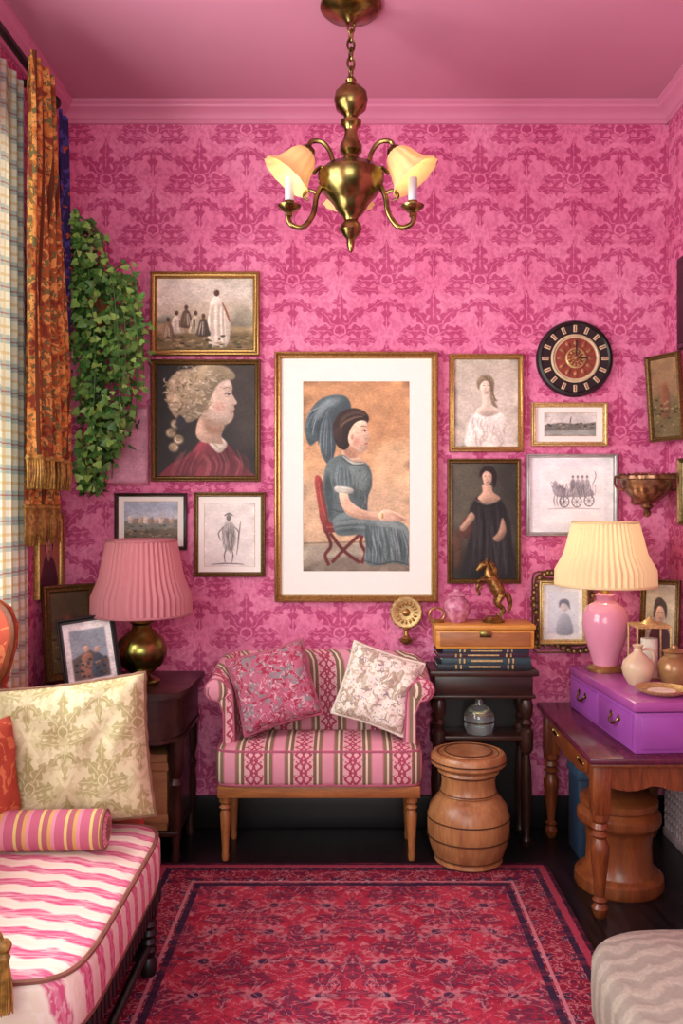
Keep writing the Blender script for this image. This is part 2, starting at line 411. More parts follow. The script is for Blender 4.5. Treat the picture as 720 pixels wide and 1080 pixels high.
# ---------------- framed pictures (brush-painted vertex-colour canvases) ----------------
def srgb(h): h=h.lstrip('#'); return np.array([int(h[i:i+2],16)/255 for i in (0,2,4)])
def gblur(a,sx,sy=None):
    sy=sx if sy is None else sy
    for ax_,s_ in ((1,sx),(0,sy)):
        if s_<.25: continue
        r=max(1,int(3*s_)); k=np.exp(-.5*(np.arange(-r,r+1)/s_)**2); k/=k.sum()
        p=np.pad(a,[(r,r) if i==ax_ else (0,0) for i in range(2)],mode='edge'); o=np.zeros_like(a); n=a.shape[ax_]
        for i,w_ in enumerate(k): o+=w_*(p[:,i:i+n] if ax_==1 else p[i:i+n,:])
        a=o
    return a
rng=np.random.default_rng(4)
class Pic:
    """framed picture: local u right, v up, w out of wall. Drawing units: survey px."""
    def __init__(s,name,x0,y0,x1,y1,fw,fmat,depth=.022,scale=259.0,mat=None,T=None,winpx=None,bg='#C9BBA0',res=.0017,shade=1.0):
        s.b=MB(name); s.cx=(x0+x1)/2; s.cy=(y0+y1)/2; s.sc=scale; s.ops=[]; s.win=winpx; s.bg=bg; s.res=res; s.shade=shade
        s.hw=(x1-x0)/2/scale; s.hh=(y1-y0)/2/scale; f=fw/scale; s.depth=depth
        s.T=T if T is not None else Matrix.Translation(((s.cx-370)/259,YB-.0005,EYE-(s.cy-535)/259))
        prof=[(0,0),(0,depth*.75),(.12*f,depth*.95),(.28*f,depth),(.42*f,depth*.8),(.6*f,depth*.72),(.8*f,depth*.78),(.92*f,depth*.6),(f,depth*.35),(f,0)]
        vs=[];fs=[];n=len(prof)
        for cxs,cys in ((-1,-1),(1,-1),(1,1),(-1,1)):
            for o,w in prof: vs.append((cxs*(s.hw-o),-w,cys*(s.hh-o)))
        for k in range(4):
            j=(k+1)%4
            for i in range(n-1): fs.append([k*n+i,j*n+i,j*n+i+1,k*n+i+1])
        s.b.add(vs,fs,fmat,s.T)
        s.base=depth*.3; a=f*.9; s.a=a
        s.b.box(-s.hw+a,s.hw-a,-s.base,0,-s.hh+a,s.hh-a,mat or M_PAPER,0,s.T)
        if winpx:
            x0_,y0_,x1_,y1_=winpx; L=[(x0_,y0_),(x1_,y0_),(x1_,y1_),(x0_,y1_)]
            s.b.tube([Vector(((p_[0]-s.cx)/scale,-s.base-.0004,-(p_[1]-s.cy)/scale)) for p_ in L],.0016,M_GOLD2,4,closed=True,T=s.T)
    def poly(s,pts,col,layer,sm=True,n=5,soft=.6,sh=None):
        if sm: pts=[tuple(q) for q in cr([Vector(p) for p in pts],n,True)]
        s.ops.append((layer,len(s.ops),[(p[0],p[1]) for p in pts],col,(.9 if sm else 0) if sh is None else sh,soft))
    def line(s,pts,wd,col,layer,sm=True,soft=.5,taper=True):
        P=cr([Vector(p) for p in pts],5) if sm and len(pts)>2 else [Vector(p) for p in pts]
        L_=[];R_=[]; N=len(P)
        for i,p in enumerate(P):
            d=P[min(i+1,N-1)]-P[max(i-1,0)]
            if d.length<1e-6: d=Vector((1,0))
            d.normalize(); k=wd/2
            if taper and N>3: k*=.35+.65*math.sin(pi*(i+.5)/N)
            nrm=Vector((-d.y,d.x))*k; L_.append(p+nrm); R_.append(p-nrm)
        s.poly([tuple(q) for q in L_+R_[::-1]],col,layer,False,soft=soft)
    def oval(s,c,r,col,layer,rot=0,n=20,soft=.5,sh=.7):
        s.poly([(c[0]+r[0]*math.cos(a)*math.cos(rot)-r[1]*math.sin(a)*math.sin(rot),c[1]+r[0]*math.cos(a)*math.sin(rot)+r[1]*math.sin(a)*math.cos(rot)) for a in [2*pi*i/n for i in range(n)]],col,layer,False,soft=soft,sh=sh)
    def done(s):
        u=s.sc*s.res; pxm=s.sc/259.0
        if s.win: x0,y0,x1,y1=s.win
        else:
            x0=s.cx-(s.hw-s.a)*s.sc; x1=s.cx+(s.hw-s.a)*s.sc; y0=s.cy-(s.hh-s.a)*s.sc; y1=s.cy+(s.hh-s.a)*s.sc
        nx=int((x1-x0)/u)+2; ny=int((y1-y0)/u)+2
        xs=np.linspace(x0,x1,nx); ys=np.linspace(y0,y1,ny)
        ux=(x1-x0)/(nx-1)
        img=np.ones((ny,nx,3))*srgb(s.bg)
        for lay,_,pts,col,sh,soft in sorted(s.ops,key=lambda o:(o[0],o[1])):
            P=np.array(pts); w_=P[:,0].max()-P[:,0].min(); h_=P[:,1].max()-P[:,1].min()
            sg=max(min(w_,h_)*.17,.6*pxm); mg=(3*sg if sh else 3*soft*pxm)+2*ux
            i0=max(0,int((P[:,0].min()-mg-x0)/ux)); i1=min(nx,int((P[:,0].max()+mg-x0)/ux)+2)
            j0=max(0,int((P[:,1].min()-mg-y0)/ux)); j1=min(ny,int((P[:,1].max()+mg-y0)/ux)+2)
            if i1-i0<2 or j1-j0<2: continue
            mask=np.zeros((j1-j0,i1-i0))
            for ox in (-.25,.25):
                for oy in (-.25,.25):
                    X=xs[i0:i1][None,:]+ox*ux; Y=ys[j0:j1][:,None]+oy*ux
                    ins=np.zeros(mask.shape,bool)
                    for q in range(len(P)):
                        ax_,ay_=P[q]; bx_,by_=P[(q+1)%len(P)]
                        if ay_==by_: continue
                        ins^=((ay_>Y)!=(by_>Y))&(X<(bx_-ax_)*(Y-ay_)/(by_-ay_)+ax_)
                    mask+=ins*.25
            c=np.ones(mask.shape+(3,))*srgb(col)
            if sh:
                B=gblur(mask,sg/ux); gy,gx=np.gradient(B); k=(gx*.65+gy*.75)*(sg/ux)*.85*sh*s.shade
                k=np.clip(k,-.3,.2)[...,None]; c=np.clip(c*(1+k*.8),0,1)
            mm=np.clip(gblur(mask,soft*pxm/ux*.7),0,1)[...,None]
            img[j0:j1,i0:i1]=img[j0:j1,i0:i1]*(1-mm)+c*mm
        r1=gblur(rng.standard_normal((ny,nx)),1.6,.8); r1/=r1.std()+1e-6
        r2=gblur(rng.standard_normal((ny,nx)),9,7); r2/=r2.std()+1e-6
        g_=img.mean(axis=2,keepdims=True); img=img*.86+g_*.14*np.array([1.05,1.0,.9])
        img=np.clip(img*(1+(.035*r1+.045*r2)[...,None]*s.shade),0,1)
        lin_=np.where(img<=.04045,img/12.92,((img+.055)/1.055)**2.4)
        o=len(s.b.v); w=-(s.base+.0012)
        vs=[((x-s.cx)/s.sc,w,-(y-s.cy)/s.sc) for y in ys for x in xs]
        fs=[[j*nx+i,(j+1)*nx+i,(j+1)*nx+i+1,j*nx+i+1] for j in range(ny-1) for i in range(nx-1)]
        s.b.add(vs,fs,M_ART,s.T); s.b.vc.append((o,lin_.reshape(-1,3)))
        return s.b.build()
# --- large central portrait
p=Pic('framed_portrait_of_seated_woman',290,372,461,634,7,M_GOLD,.035,mat=M_PAPER,winpx=(320,403,431,602),bg='#D2A172')
p.poly([(316,400),(435,400),(435,460),(400,470),(360,455),(316,470)],'#C69263',1,False,soft=10); p.poly([(395,480),(435,470),(435,540),(400,545)],'#DDB587',1,True,soft=6,sh=0)
p.poly([(316,505),(345,500),(435,515),(435,606),(316,606)],'#CFAE88',1.2,False,soft=9)
p.poly([(316,574),(435,571),(435,606),(316,606)],'#A39A86',1.5,False,soft=1.5)
p.line([(316,573),(435,570)],2,'#8E7E62',1.55,False)
p.poly([(335,592),(365,586),(431,588),(436,602),(325,603)],'#7D7464',1.7,True,soft=2,sh=0)
R='#82292A'
p.poly([(334,508),(340,507),(347,550),(388,550),(390,559),(342,562),(337,545)],R,2,False,sh=.8)
p.poly([(332,504),(339,505),(343,530),(347,549),(341,551),(335,530)],'#983632',2.2)
p.line([(336,508),(339,530),(344,548)],1,'#C06A5A',2.3); p.line([(344,556),(388,555)],1.2,'#B0564A',2.3,False)
for a in ([(344,560),(349,575),(343,585),(347,596)],[(384,560),(380,572),(385,583),(381,594)],[(348,562),(362,580),(379,593)],[(381,562),(364,578),(350,593)]): p.line(a,3.4,'#64201F',2.1,taper=False)
p.poly([(366,420),(352,417),(336,423),(325,438),(322,456),(327,470),(336,465),(339,479),(347,491),(353,478),(355,462),(358,446),(370,434)],'#44585E',3)
random.seed(2)
for i in range(44):
    a=i/43; x1_=323+a*27; y1_=446+a*42+random.uniform(-6,5); p.line([(364,421),(350-a*2,426+a*8),(x1_+(1-a)*6,(y1_+425)/2),(x1_,y1_)],1.3,random.choice(['#6B838A','#2E3F47','#86999C','#4E646B','#394C54']),3.1+i*.001)
p.poly([(359,420),(346,422),(336,430),(331,442),(338,442),(345,431),(356,426)],'#71868A',3.3,soft=2,sh=.3)
# neck, chest
p.poly([(360,464),(374,470),(377,480),(388,489),(385,500),(366,500),(354,490),(360,480)],'#D2A586',4)
p.poly([(363,472),(374,476),(376,482),(366,484)],'#B58468',4.1,soft=1.5,sh=0)
# hair
p.poly([(354,442),(361,434),(374,431),(385,435),(389,443),(384,450),(376,454),(371,466),(363,475),(354,468),(351,452)],'#30231F',5)
for i in range(20):
    a=i/19; p.line([(386-a*4,438+a*2),(376-a*4,434+a*8),(362-a*2,440+a*10),(358,450+a*16)],.9,random.choice(['#5A443A','#1E1412','#6A5344','#3E2D26']),5.2)
p.oval((357,458),(5,7),'#3E2B25',5.3,soft=1)
# face
p.poly([(375,446),(383,444),(387.2,449),(387.2,454),(390.2,460.6),(387.8,463),(388.4,466),(387,468),(387.8,470.5),(385,476),(379,478),(372,474),(367,465),(369,454)],'#E3BB9E',6,soft=.45)
p.oval((376,467),(5,4.5),'#D89E86',6.2,soft=2,sh=0); p.poly([(370,471),(378,476.5),(384,477),(379,480),(371,476)],'#B98B6E',6.25,soft=1.2,sh=0); p.oval((384,447),(3,2.5),'#EDCBB2',6.2,soft=1.4,sh=0)
p.line([(380,450.5),(383,449.5),(386.3,450.5)],.9,'#5A4034',6.4,soft=.35); p.line([(381.5,454.4),(383.7,453.6),(386.4,454.6)],1.0,'#2A1E1C',6.4,soft=.35); p.oval((384.6,455),(.8,.8),'#2A2222',6.5,sh=0,soft=.2)
p.line([(384.5,463),(387.2,463.4)],.7,'#A8755C',6.4,False,soft=.3); p.line([(384,468.4),(387.8,467.8)],1.2,'#A8534A',6.4,False,soft=.35); p.line([(384.8,470.3),(387,470)],.8,'#C07E70',6.4,False,soft=.35)
p.oval((371,461),(1.7,3),'#CC9A7E',6.5,soft=.6); p.oval((371,466),(.8,1.1),'#E0DAC8',6.6)
p.line([(364,482),(372,484.5),(380,483)],1.0,'#DCCFAE',6.6)
# bodice
p.poly([(354,482),(362,480),(372,487),(384,488),(391,497),(392,512),(388,524),(387,540),(384,550),(350,552),(345,534),(341,512),(343,494),(348,485)],'#56686A',7)
p.poly([(369,489),(383,492),(389,503),(385,516),(375,518),(368,506)],'#6E8381',7.3,soft=2.5,sh=.3)
p.poly([(345,498),(351,512),(351,536),(348,547),(342,520)],'#3C4E52',7.3,soft=2,sh=0)
for i in range(30): x_=random.uniform(348,388); y_=random.uniform(490,530); p.line([(x_,y_),(x_+random.uniform(-1.5,1.5),y_+8),(367+(x_-367)*.8,y_+17)],.9,random.choice(['#435558','#7A8D8B','#4E6163','#64787A']),7.4,soft=.6)
p.line([(361,481),(372,488.5),(384,488.5)],1.8,'#BFC4B6',7.6); p.line([(360,483),(371,490.5),(385,490.5)],.8,'#34444A',7.65)
for i in range(5): p.oval((379+i*.3,497+i*7),(.8,.8),'#2A383A',7.6,soft=.2)
p.line([(350,537),(366,541),(386,537)],1.8,'#3A4C50',7.7)
# skirt
p.poly([(352,546),(374,538),(396,540),(416,548),(429,556),(432,572),(431,588),(432,596),(410,593),(394,597),(384,591),(386,572),(380,564),(356,564)],'#5E7273',8)
p.poly([(390,546),(412,549),(428,559),(424,567),(402,558)],'#7E918F',8.3,soft=3,sh=.3)
for i in range(46):
    a=i/45; x_=388+a*42; p.line([(384+a*40,553+a*5),(x_-2+random.uniform(-2,2),570),(x_+random.uniform(-2,2),582),(x_+random.uniform(-2.5,2.5),594)],random.uniform(.8,1.8),random.choice(['#45585B','#526769','#84979A','#3A4C50','#6A7E7F']),8.4+a*.01,soft=.7)
for i in range(12): p.line([(354,549+i*1.2),(368,548+i*1.1),(386,545+i*1.5)],.9,random.choice(['#45585B','#7A8D8C','#394B4F']),8.5,soft=.7)
p.line([(384,591),(400,595),(416,592),(431,596)],1.5,'#34464A',8.6)
# arm
p.poly([(356,489),(364,491),(370,502),(372,518),(366,523),(357,519),(353,504)],'#5F7577',9)
for i in range(12): p.line([(357+i,493),(355+i*1.4,506),(358+i*1.1,518)],.8,random.choice(['#465A5E','#83969A','#53686B']),9.1,soft=.6)
p.poly([(358,517),(366,519),(370,529),(384,538),(402,541),(402,547.5),(384,547.5),(368,543.5),(359.5,532)],'#DBB092',9.3,soft=.5); p.line([(362,536),(374,545),(400,547)],1.6,'#B58A6E',9.35,soft=1)
p.poly([(400,540),(408,537.5),(418,540.5),(427,546),(428.5,548.5),(418,549.5),(408,550),(400,547.5)],'#E0B69A',9.6,soft=.4)
for k in range(4): p.line([(412+k*1.4,541+k*2.1),(419+k*2,544+k*1.6),(425+k*.8,547.2+k*.8)],.5,'#A87A5C',9.9,soft=.3)
p.poly([(354,513),(371,515),(371,520.5),(355,519)],'#BFC4B6',9.7,soft=.8); p.oval((403,544),(1.2,3.2),'#B8964E',9.8)
p.done()
# --- blond profile portrait
p=Pic('framed_portrait_of_blond_profile',160,380,275,508,6,M_DGOLD,.028,bg='#241F1E')
p.poly([(230,385),(275,385),(275,460),(250,470),(240,430)],'#3C3430',.5,True,soft=9,sh=0)
p.poly([(174,508),(179,491),(194,483),(205,474),(214,463),(228,461),(240,468),(250,480),(259,492),(264,508)],'#702030',1,soft=1)
p.poly([(205,475),(217,464),(224,477),(233,491),(225,508),(204,508),(209,490)],'#8E3040',1.4,soft=1.2)
p.poly([(222,462),(232,463),(241,474),(240,489),(231,481)],'#50161F',1.5,soft=1)
for i in range(34):
    x_=180+i*2.4; p.line([(x_+12 if x_<214 else x_-2,478+random.uniform(-4,4)),(x_+4,490),(x_+random.uniform(-3,3),506)],1.3,random.choice(['#561824','#984450','#64202C','#A85560','#7A2A38']),1.6,soft=1)
p.poly([(218,462),(228,459),(236,463),(240,470),(232,478),(224,472)],'#D9CEBC',1.8,soft=.8); p.line([(220,464),(228,470),(234,476)],1,'#988C78',1.9)
p.poly([(214,438),(236,446),(234,460),(236,468),(226,468),(213,466),(207,456)],'#C8A68E',2)
p.poly([(216,446),(235,448),(233,457),(222,458)],'#9A765E',2.1,soft=2.5,sh=0)
p.poly([(216,404),(232,398),(242,401),(245.5,409),(245,415),(247.5,420),(250.5,425.5),(247.3,428.3),(248,431.8),(246.3,434.3),(247.2,437.3),(245,444),(239,448),(230,447),(218,442),(211,430),(212,414)],'#E0C6B0',3,soft=.5)
p.oval((232,430),(6,5),'#D3A08E',3.3,soft=3.2,sh=0); p.poly([(213,434),(224,444),(240,447),(232,451),(216,447)],'#B0907A',3.25,soft=2.2,sh=0); p.poly([(213,408),(220,412),(220,436),(212,432)],'#C4A48C',3.24,soft=2.5,sh=0); p.oval((238,405),(5,4),'#EDD8C6',3.2,soft=2,sh=0)
p.line([(235.5,410.8),(240,409),(244.6,410.8)],1.0,'#8A6E58',3.5); p.line([(237,416.5),(240,415.2),(244,416.6)],1.2,'#3A2E2A',3.5); p.oval((241.5,416.8),(1.1,1.0),'#4A4A50',3.6,sh=0,soft=.2); p.line([(237,418.4),(241,419.2),(244,418.2)],.6,'#A8866E',3.55)
p.line([(244.5,427.3),(247.5,428)],.8,'#A07866',3.5,False); p.line([(242,434.2),(247,433.6)],1.4,'#A05C54',3.5,False); p.line([(243,436.7),(246.6,436.6)],1.0,'#BE8074',3.5,False)
p.poly([(203,389),(220,384.5),(238,387),(248,395),(246,401),(236,402),(228,409),(223,420),(217,432),(210,441),(199,446),(187,442),(179,430),(176,414),(180,400),(190,391)],'#AA9A78',4,soft=1)
for i in range(330):
    a=random.random()*2*pi; r=random.random()**.5; cx=208+r*34*math.cos(a); cy=413+r*28*math.sin(a)
    if cx>224 and cy>402: continue
    if cx+cy*.35>385: continue
    q=random.uniform(1.6,4.2); b0=random.random()*6
    p.line([(cx+q*math.cos(b0+k*.7),cy+q*.75*math.sin(b0+k*.7)) for k in range(4)],random.uniform(.7,1.5),random.choice(['#DDD2B6','#C6B792','#857352','#E8DFCA','#9A8862','#66583C','#B5A47E']),4.2+i*.001,soft=.6)
for c in ((186,448),(181,457),(189,464),(184,472)):
    p.oval(c,(5.5,5),'#A2926E',6+c[0]*.001,.5,soft=1.2)
    for k in range(9): q=3.4; b0=k; p.line([(c[0]+q*math.cos(b0+j*.8),c[1]+q*.8*math.sin(b0+j*.8)) for j in range(4)],.9,random.choice(['#D3C8A8','#7A6945','#E0D8C2']),6.4)
p.poly([(190,438),(197,446),(193,456),(186,448)],'#2C2A32',6.5,soft=1)
p.done()
# --- figures landscape
p=Pic('framed_landscape_with_figures',160,288,274,376,7,M_GOLD,.028,bg='#CFC3AA')
p.poly([(160,290),(274,290),(274,322),(220,318),(160,326)],'#DCD6C6',.5,False,soft=6)
p.poly([(160,338),(200,334),(240,337),(274,333),(274,375),(160,375)],'#A8946A',.8,False,soft=2)
p.poly([(160,354),(220,350),(274,352),(274,375),(160,375)],'#75623E',1,False,soft=3)
p.poly([(238,337),(248,326),(258,324),(268,332),(268,345),(240,344)],'#98937E',.9,soft=2); p.poly([(165,338),(175,333),(190,336),(190,341),(165,342)],'#8F927E',.9,soft=1)
p.poly([(223,318),(228,313),(234,317),(238,330),(243,342),(240,365),(222,365),(219,345),(221,330)],'#E6DCCB',2); p.oval((229,309.5),(3,4),'#5A3B2C',2.3); p.line([(226,308),(229,305.5),(233,308)],2,'#D9CDB8',2.4)
for i in range(16): p.line([(223+i,322),(222+i*1.1,340),(222+i*1.2,362)],.7,random.choice(['#A89C86','#FBF5E8','#C9BDA8']),2.35)
p.line([(235,320),(240,332),(243,341)],2,'#8E5038',2.4)
for i,(x,y,c) in enumerate(((187,337,'#D3C9B6'),(197,331,'#5E4B38'),(207,337,'#C2B69C'),(215,340,'#4C4238'),(178,344,'#8A6A4A'))):
    p.poly([(x-4,y),(x,y-4),(x+4,y),(x+6,y+8),(x+7,y+15),(x-7,y+15),(x-6,y+8)],c,2+i*.2); p.oval((x,y-6),(2,2.5),'#5E4030',3)
    for k in range(6): a_=random.uniform(-4,4); p.line([(x+a_*.6,y),(x+a_,y+7),(x+a_*1.4,y+14)],.8,random.choice(['#3A2E22','#F0E6D2','#8A7A62']),3.1)
for i in range(80): p.oval((166+random.random()*104,355+random.random()*14),(random.uniform(1,4),random.uniform(.5,1.4)),random.choice(['#4E4A2E','#5C5333','#8E7B50','#3A3520','#9E8A5E']),3.2,soft=.4)
for i in range(10): p.line([(170+i*10,300+random.random()*12),(180+i*10,299+random.random()*12),(190+i*10,302+random.random()*12)],2,'#EAE5D8',.6,soft=2)
p.done()
# --- small landscape print
p=Pic('framed_landscape_print',122,520,198,580,4,M_DWOOD,.024,mat=M_PAPER,winpx=(132,529,188,571),bg='#B9CAD6')
p.poly([(130,529),(190,529),(190,538),(130,541)],'#9FB6C8',1,False,soft=3)
p.poly([(130,550),(150,546),(170,549),(190,547),(190,575),(130,575)],'#7E8A80',1.2,False)
p.poly([(130,560),(190,557),(190,575),(130,575)],'#6F6A58',1.4,False,soft=1)
for i in range(9): p.poly([(136+i*5.4,552),(136+i*5.4,545+(i%3)*1.5),(140.5+i*5.4,544+(i%2)*2),(140.5+i*5.4,553)],('#D3CCBB','#958A7A','#B9A58A')[i%3],1.8,False,sh=.6); 
for i in range(40): p.oval((134+random.random()*52,554+random.random()*15),(2,.7),random.choice(['#4A4A38','#9A9278','#5E6A50']),2,soft=.4)
p.done()
# --- small figure drawing
p=Pic('framed_figure_drawing',205,519,280,608,5,M_DGOLD,.024,mat=M_PAPER,winpx=(216,531,269,597),bg='#E3E2DC',shade=.5)
p.poly([(236,556),(239,550),(245,551),(248,557),(249,568),(246,579),(238,579),(235,568)],'#A5A3A0',1,soft=1); p.oval((241.5,546),(2.5,3.4),'#77736F',1.4); p.line([(237,544),(242,541.5),(246,544)],1.6,'#5F5C58',1.5)
for i in range(44):
    x_=random.uniform(235,248); y_=random.uniform(551,576); p.line([(x_,y_),(x_+random.uniform(-1,1),y_+4),(x_+random.uniform(-2,2),y_+8)],.6,random.choice(['#5E5C5A','#7F7B78','#C9C6C0']),1.5,soft=.35)
for a in ([(239,577),(237,586),(238,593)],[(244,577),(246,585),(245,593)],[(237,555),(231,562),(233,570)],[(247,555),(252,561),(251,569)],[(224,595),(240,594),(258,595)],[(254,550),(252,568),(250,585)]): p.line(a,1.2,'#6F6B68',1.6,soft=.35)
p.done()
# --- lady sketch
p=Pic('framed_sketch_of_lady',473,374,551,477,6,M_GOLD,.026,bg='#CBC6B6')
p.poly([(476,378),(549,378),(549,400),(476,400)],'#BDB8A6',.4,False,soft=8)
p.poly([(493,474),(493,448),(500,437),(508,430),(517,430),(528,436),(535,448),(538,474)],'#E3DED4',1,soft=1.6)
for i in range(60): x_=random.uniform(496,533); y_=random.uniform(438,462); p.line([(x_,y_),(x_+random.uniform(-3,3),y_+6),(x_+random.uniform(-5,5),y_+11)],.8,random.choice(['#BDB6A8','#F4F1EA','#ADA595','#D6D0C4']),1.3,soft=.6)
p.poly([(508,415),(515,415),(516,428),(526,435),(512,440),(501,434),(508,427)],'#DBCCB8',1.5,soft=.8)
p.oval((511.5,409),(5.6,8),'#E2D3C0',2,soft=.5); p.poly([(504,412),(502,403),(507,397),(515,396.5),(520,402),(520,412),(519,420),(524,430),(518,427),(516,416),(516.5,406),(511,402),(506,405.5)],'#8E7E64',2.4,soft=.7)
for i in range(14): p.line([(507+i*.8,397),(517,404+i*.7),(520+i*.3,424)],.5,random.choice(['#5E503A','#B2A282','#75664C']),2.5,soft=.35)
for x_ in (509,514): p.line([(x_-1.1,407.2),(x_,406.7),(x_+1.1,407.2)],.7,'#6E5C4E',3,soft=.3); p.line([(x_-1.2,405),(x_,404.5),(x_+1.3,404.9)],.4,'#8A7864',3,soft=.3)
p.line([(511.8,408),(511.2,411),(512.2,411.3)],.4,'#B09A84',3,soft=.3); p.line([(510,413.8),(511.7,413.5),(513.4,413.8)],.8,'#A8746A',3,soft=.3)
p.done()
# --- small gold landscape
p=Pic('framed_small_seascape',559,425,639,471,5,M_GOLD2,.024,mat=M_PAPER,winpx=(573,436,627,460),bg='#C9CCC6')
p.poly([(570,449),(590,446),(610,448),(630,445),(630,462),(570,462)],'#6E7068',1.2,False); p.poly([(570,455),(630,453),(630,462),(570,462)],'#9AA39C',1.5,False,soft=1)
for i in range(26): p.oval((575+random.random()*50,447+random.random()*5),(1.8,1),random.choice(['#44463E','#8A8A7A','#5A5C50']),1.6,soft=.4)
p.line([(600,448),(600.5,444),(601,440)],1.0,'#4C463C',1.8); p.done()
# --- dark lady painting
p=Pic('framed_painting_of_lady_in_black',471,484,548,615,5,M_DGOLD,.026,bg='#45433A')
p.poly([(470,484),(500,484),(505,540),(470,560)],'#5A5848',.4,True,soft=9,sh=0); p.poly([(525,490),(550,484),(550,560),(535,540)],'#33332C',.5,True,soft=8,sh=0); p.poly([(470,580),(549,575),(549,620),(470,620)],'#2E2822',.6,False,soft=7)
p.poly([(500,527),(507,521),(518,521),(529,529),(536,548),(539,575),(542,618),(486,618),(491,582),(496,556),(494,540)],'#1D1C1D',1.5,soft=1.2)
for i in range(44): x_=random.uniform(496,534); p.line([(x_,530+random.random()*25),(x_+random.uniform(-2,3),565),(x_+random.uniform(-6,8),606)],1.0,random.choice(['#353437','#0E0D0E','#403E42','#262528']),1.6,soft=1)
p.poly([(508,511),(517,512),(519,519),(527,526),(514,532),(503,526),(508,519)],'#C09A80',2,soft=.7)
p.poly([(508,498),(512,494.5),(517,496.5),(518.5,503),(516,510.5),(512.3,512.5),(509,508.5)],'#D0AC94',3,soft=.4)
p.poly([(505,504),(506,496),(512,491.5),(519.5,493.5),(523,501),(522,511),(519.5,514),(518.3,507),(517.3,500),(512,497),(508.8,499.5)],'#231B19',3.4,soft=.7)
for x_ in (511,515): p.line([(x_-.9,502.6),(x_,502.2),(x_+1,502.7)],.7,'#3A2A26',3.6,soft=.3)
p.line([(513,503),(512.8,506),(513.4,506.4)],.5,'#A07A64',3.6,soft=.3); p.line([(511.8,508.8),(513.2,508.5),(514.6,508.9)],.8,'#944C46',3.6,soft=.3)
p.poly([(496,540),(500,546),(494,554),(488,560),(484,557),(490,549)],'#B89278',3,soft=.8); p.poly([(488,548),(494,545),(498,556),(491,568),(484,562)],'#5E362C',2.8,soft=1)
p.poly([(529,546),(533,560),(526,571),(519,568),(525,560)],'#A8846C',3,soft=.8); p.poly([(478,560),(486,566),(486,590),(478,600)],'#54382A',1.2,soft=2.5); p.line([(500,527),(512,532),(526,527)],1.1,'#7A7468',3.2); p.done()
# --- carriage print
p=Pic('framed_carriage_print',554,479,649,565,4,plain('silver_frame','#B9B7B4',.35,.6),.024,mat=M_PAPERB,bg='#E2E8EE',shade=.4)
p.poly([(568,492),(636,492),(636,552),(568,552)],'#ECEFF2',.5,False)
I='#66656D'
for c in ((594,529),(607,529),(620,528)):
    p.line([(c[0]+5*math.cos(a),c[1]+6*math.sin(a)) for a in [2*pi*i/16 for i in range(17)]],1.0,I,1,False,taper=False,soft=.35)
    for k in range(4): a=k*pi/4; p.line([(c[0]-5*math.cos(a),c[1]-6*math.sin(a)),(c[0]+5*math.cos(a),c[1]+6*math.sin(a))],.5,I,1.3,False,soft=.3)
p.poly([(596,520),(600,514),(612,512),(622,516),(624,523),(598,524)],'#A5A4AC',1.5)
for x in (603,608,613,618): p.poly([(x-2,515),(x-2.4,508),(x,505),(x+2.4,508),(x+2,515)],random.choice(['#87858C','#A3A1AA']),1.7); p.oval((x,503),(1.2,1.7),'#7A787E',1.8)
p.poly([(582,516),(588,512.5),(594,514),(596,519),(594,524),(585,523)],'#9E9CA4',1.6); p.poly([(581,514),(584,507),(587,510),(587,516)],'#9E9CA4',1.65)
for x in (584,587,591,594): p.line([(x,522),(x-1,528),(x+.5,534)],.8,I,1.7,soft=.3)
for i in range(50): x_=random.uniform(582,626); p.line([(x_,random.uniform(508,524)),(x_+random.uniform(-3,3),random.uniform(508,526)),(x_+3,random.uniform(510,528))],.4,I,1.8,soft=.3)
p.line([(623,512),(627,503),(626,497)],.8,I,1.8,soft=.3); p.line([(576,537),(600,536),(632,537)],1,'#A5A5AA',1.0); p.done()
p=Pic('pale_pink_frame',112,428,158,512,3,plain('pink_gilt','#C9788E',.5,.1),.02,bg='#C98AA2'); p.done()
# --- ornate frame behind lamp
T=Matrix.Translation(((592-370)/259,YB-.004,EYE-(645-535)/259))
p=Pic('ornate_photo_frame',567,612,618,679,5,M_GOLD2,.03,mat=M_PAPERB,T=T,bg='#E2E8EE',shade=.5)
p.poly([(577,624),(609,624),(609,668),(577,668)],'#CDD6E8',.6,False); p.oval((594,640),(4,5.5),'#C5BFC8',1); p.poly([(589,641),(589,634),(594,631.5),(599,634),(600,643),(597,638),(592,636)],'#6E7388',1.1,soft=.7); p.poly([(586,668),(588,652),(594,647),(600,651),(603,668)],'#A2AABE',1.2,soft=.8)
random.seed(5)
for i in range(40):
    a=2*pi*i/40; sx=.108+.012*math.sin(5*a); sz=.145+.015*math.sin(4*a)
    cx=max(-1,min(1,1.35*math.cos(a)))*sx; cz=max(-1,min(1,1.35*math.sin(a)))*sz
    rr=.012+.006*random.random()
    q=[Vector((cx+math.cos(k)*rr*(1-k/9),-.012,cz+math.sin(k)*rr*(1-k/9))) for k in [j*.9 for j in range(9)]]
    p.b.tube(q,.0035,M_DGOLD,5,T=T)
    p.b.ball((cx,-.012,cz),.006,M_GOLD2,8,T=T)
for s_ in range(3):
    q=[Vector((max(-1,min(1,1.35*math.cos(a)))*(.098+.012*s_),-.008,max(-1,min(1,1.35*math.sin(a)))*(.135+.014*s_))) for a in [2*pi*i/48 for i in range(48)]]
    p.b.tube(q,.0035,M_DGOLD,5,closed=True,T=T)
p.done()
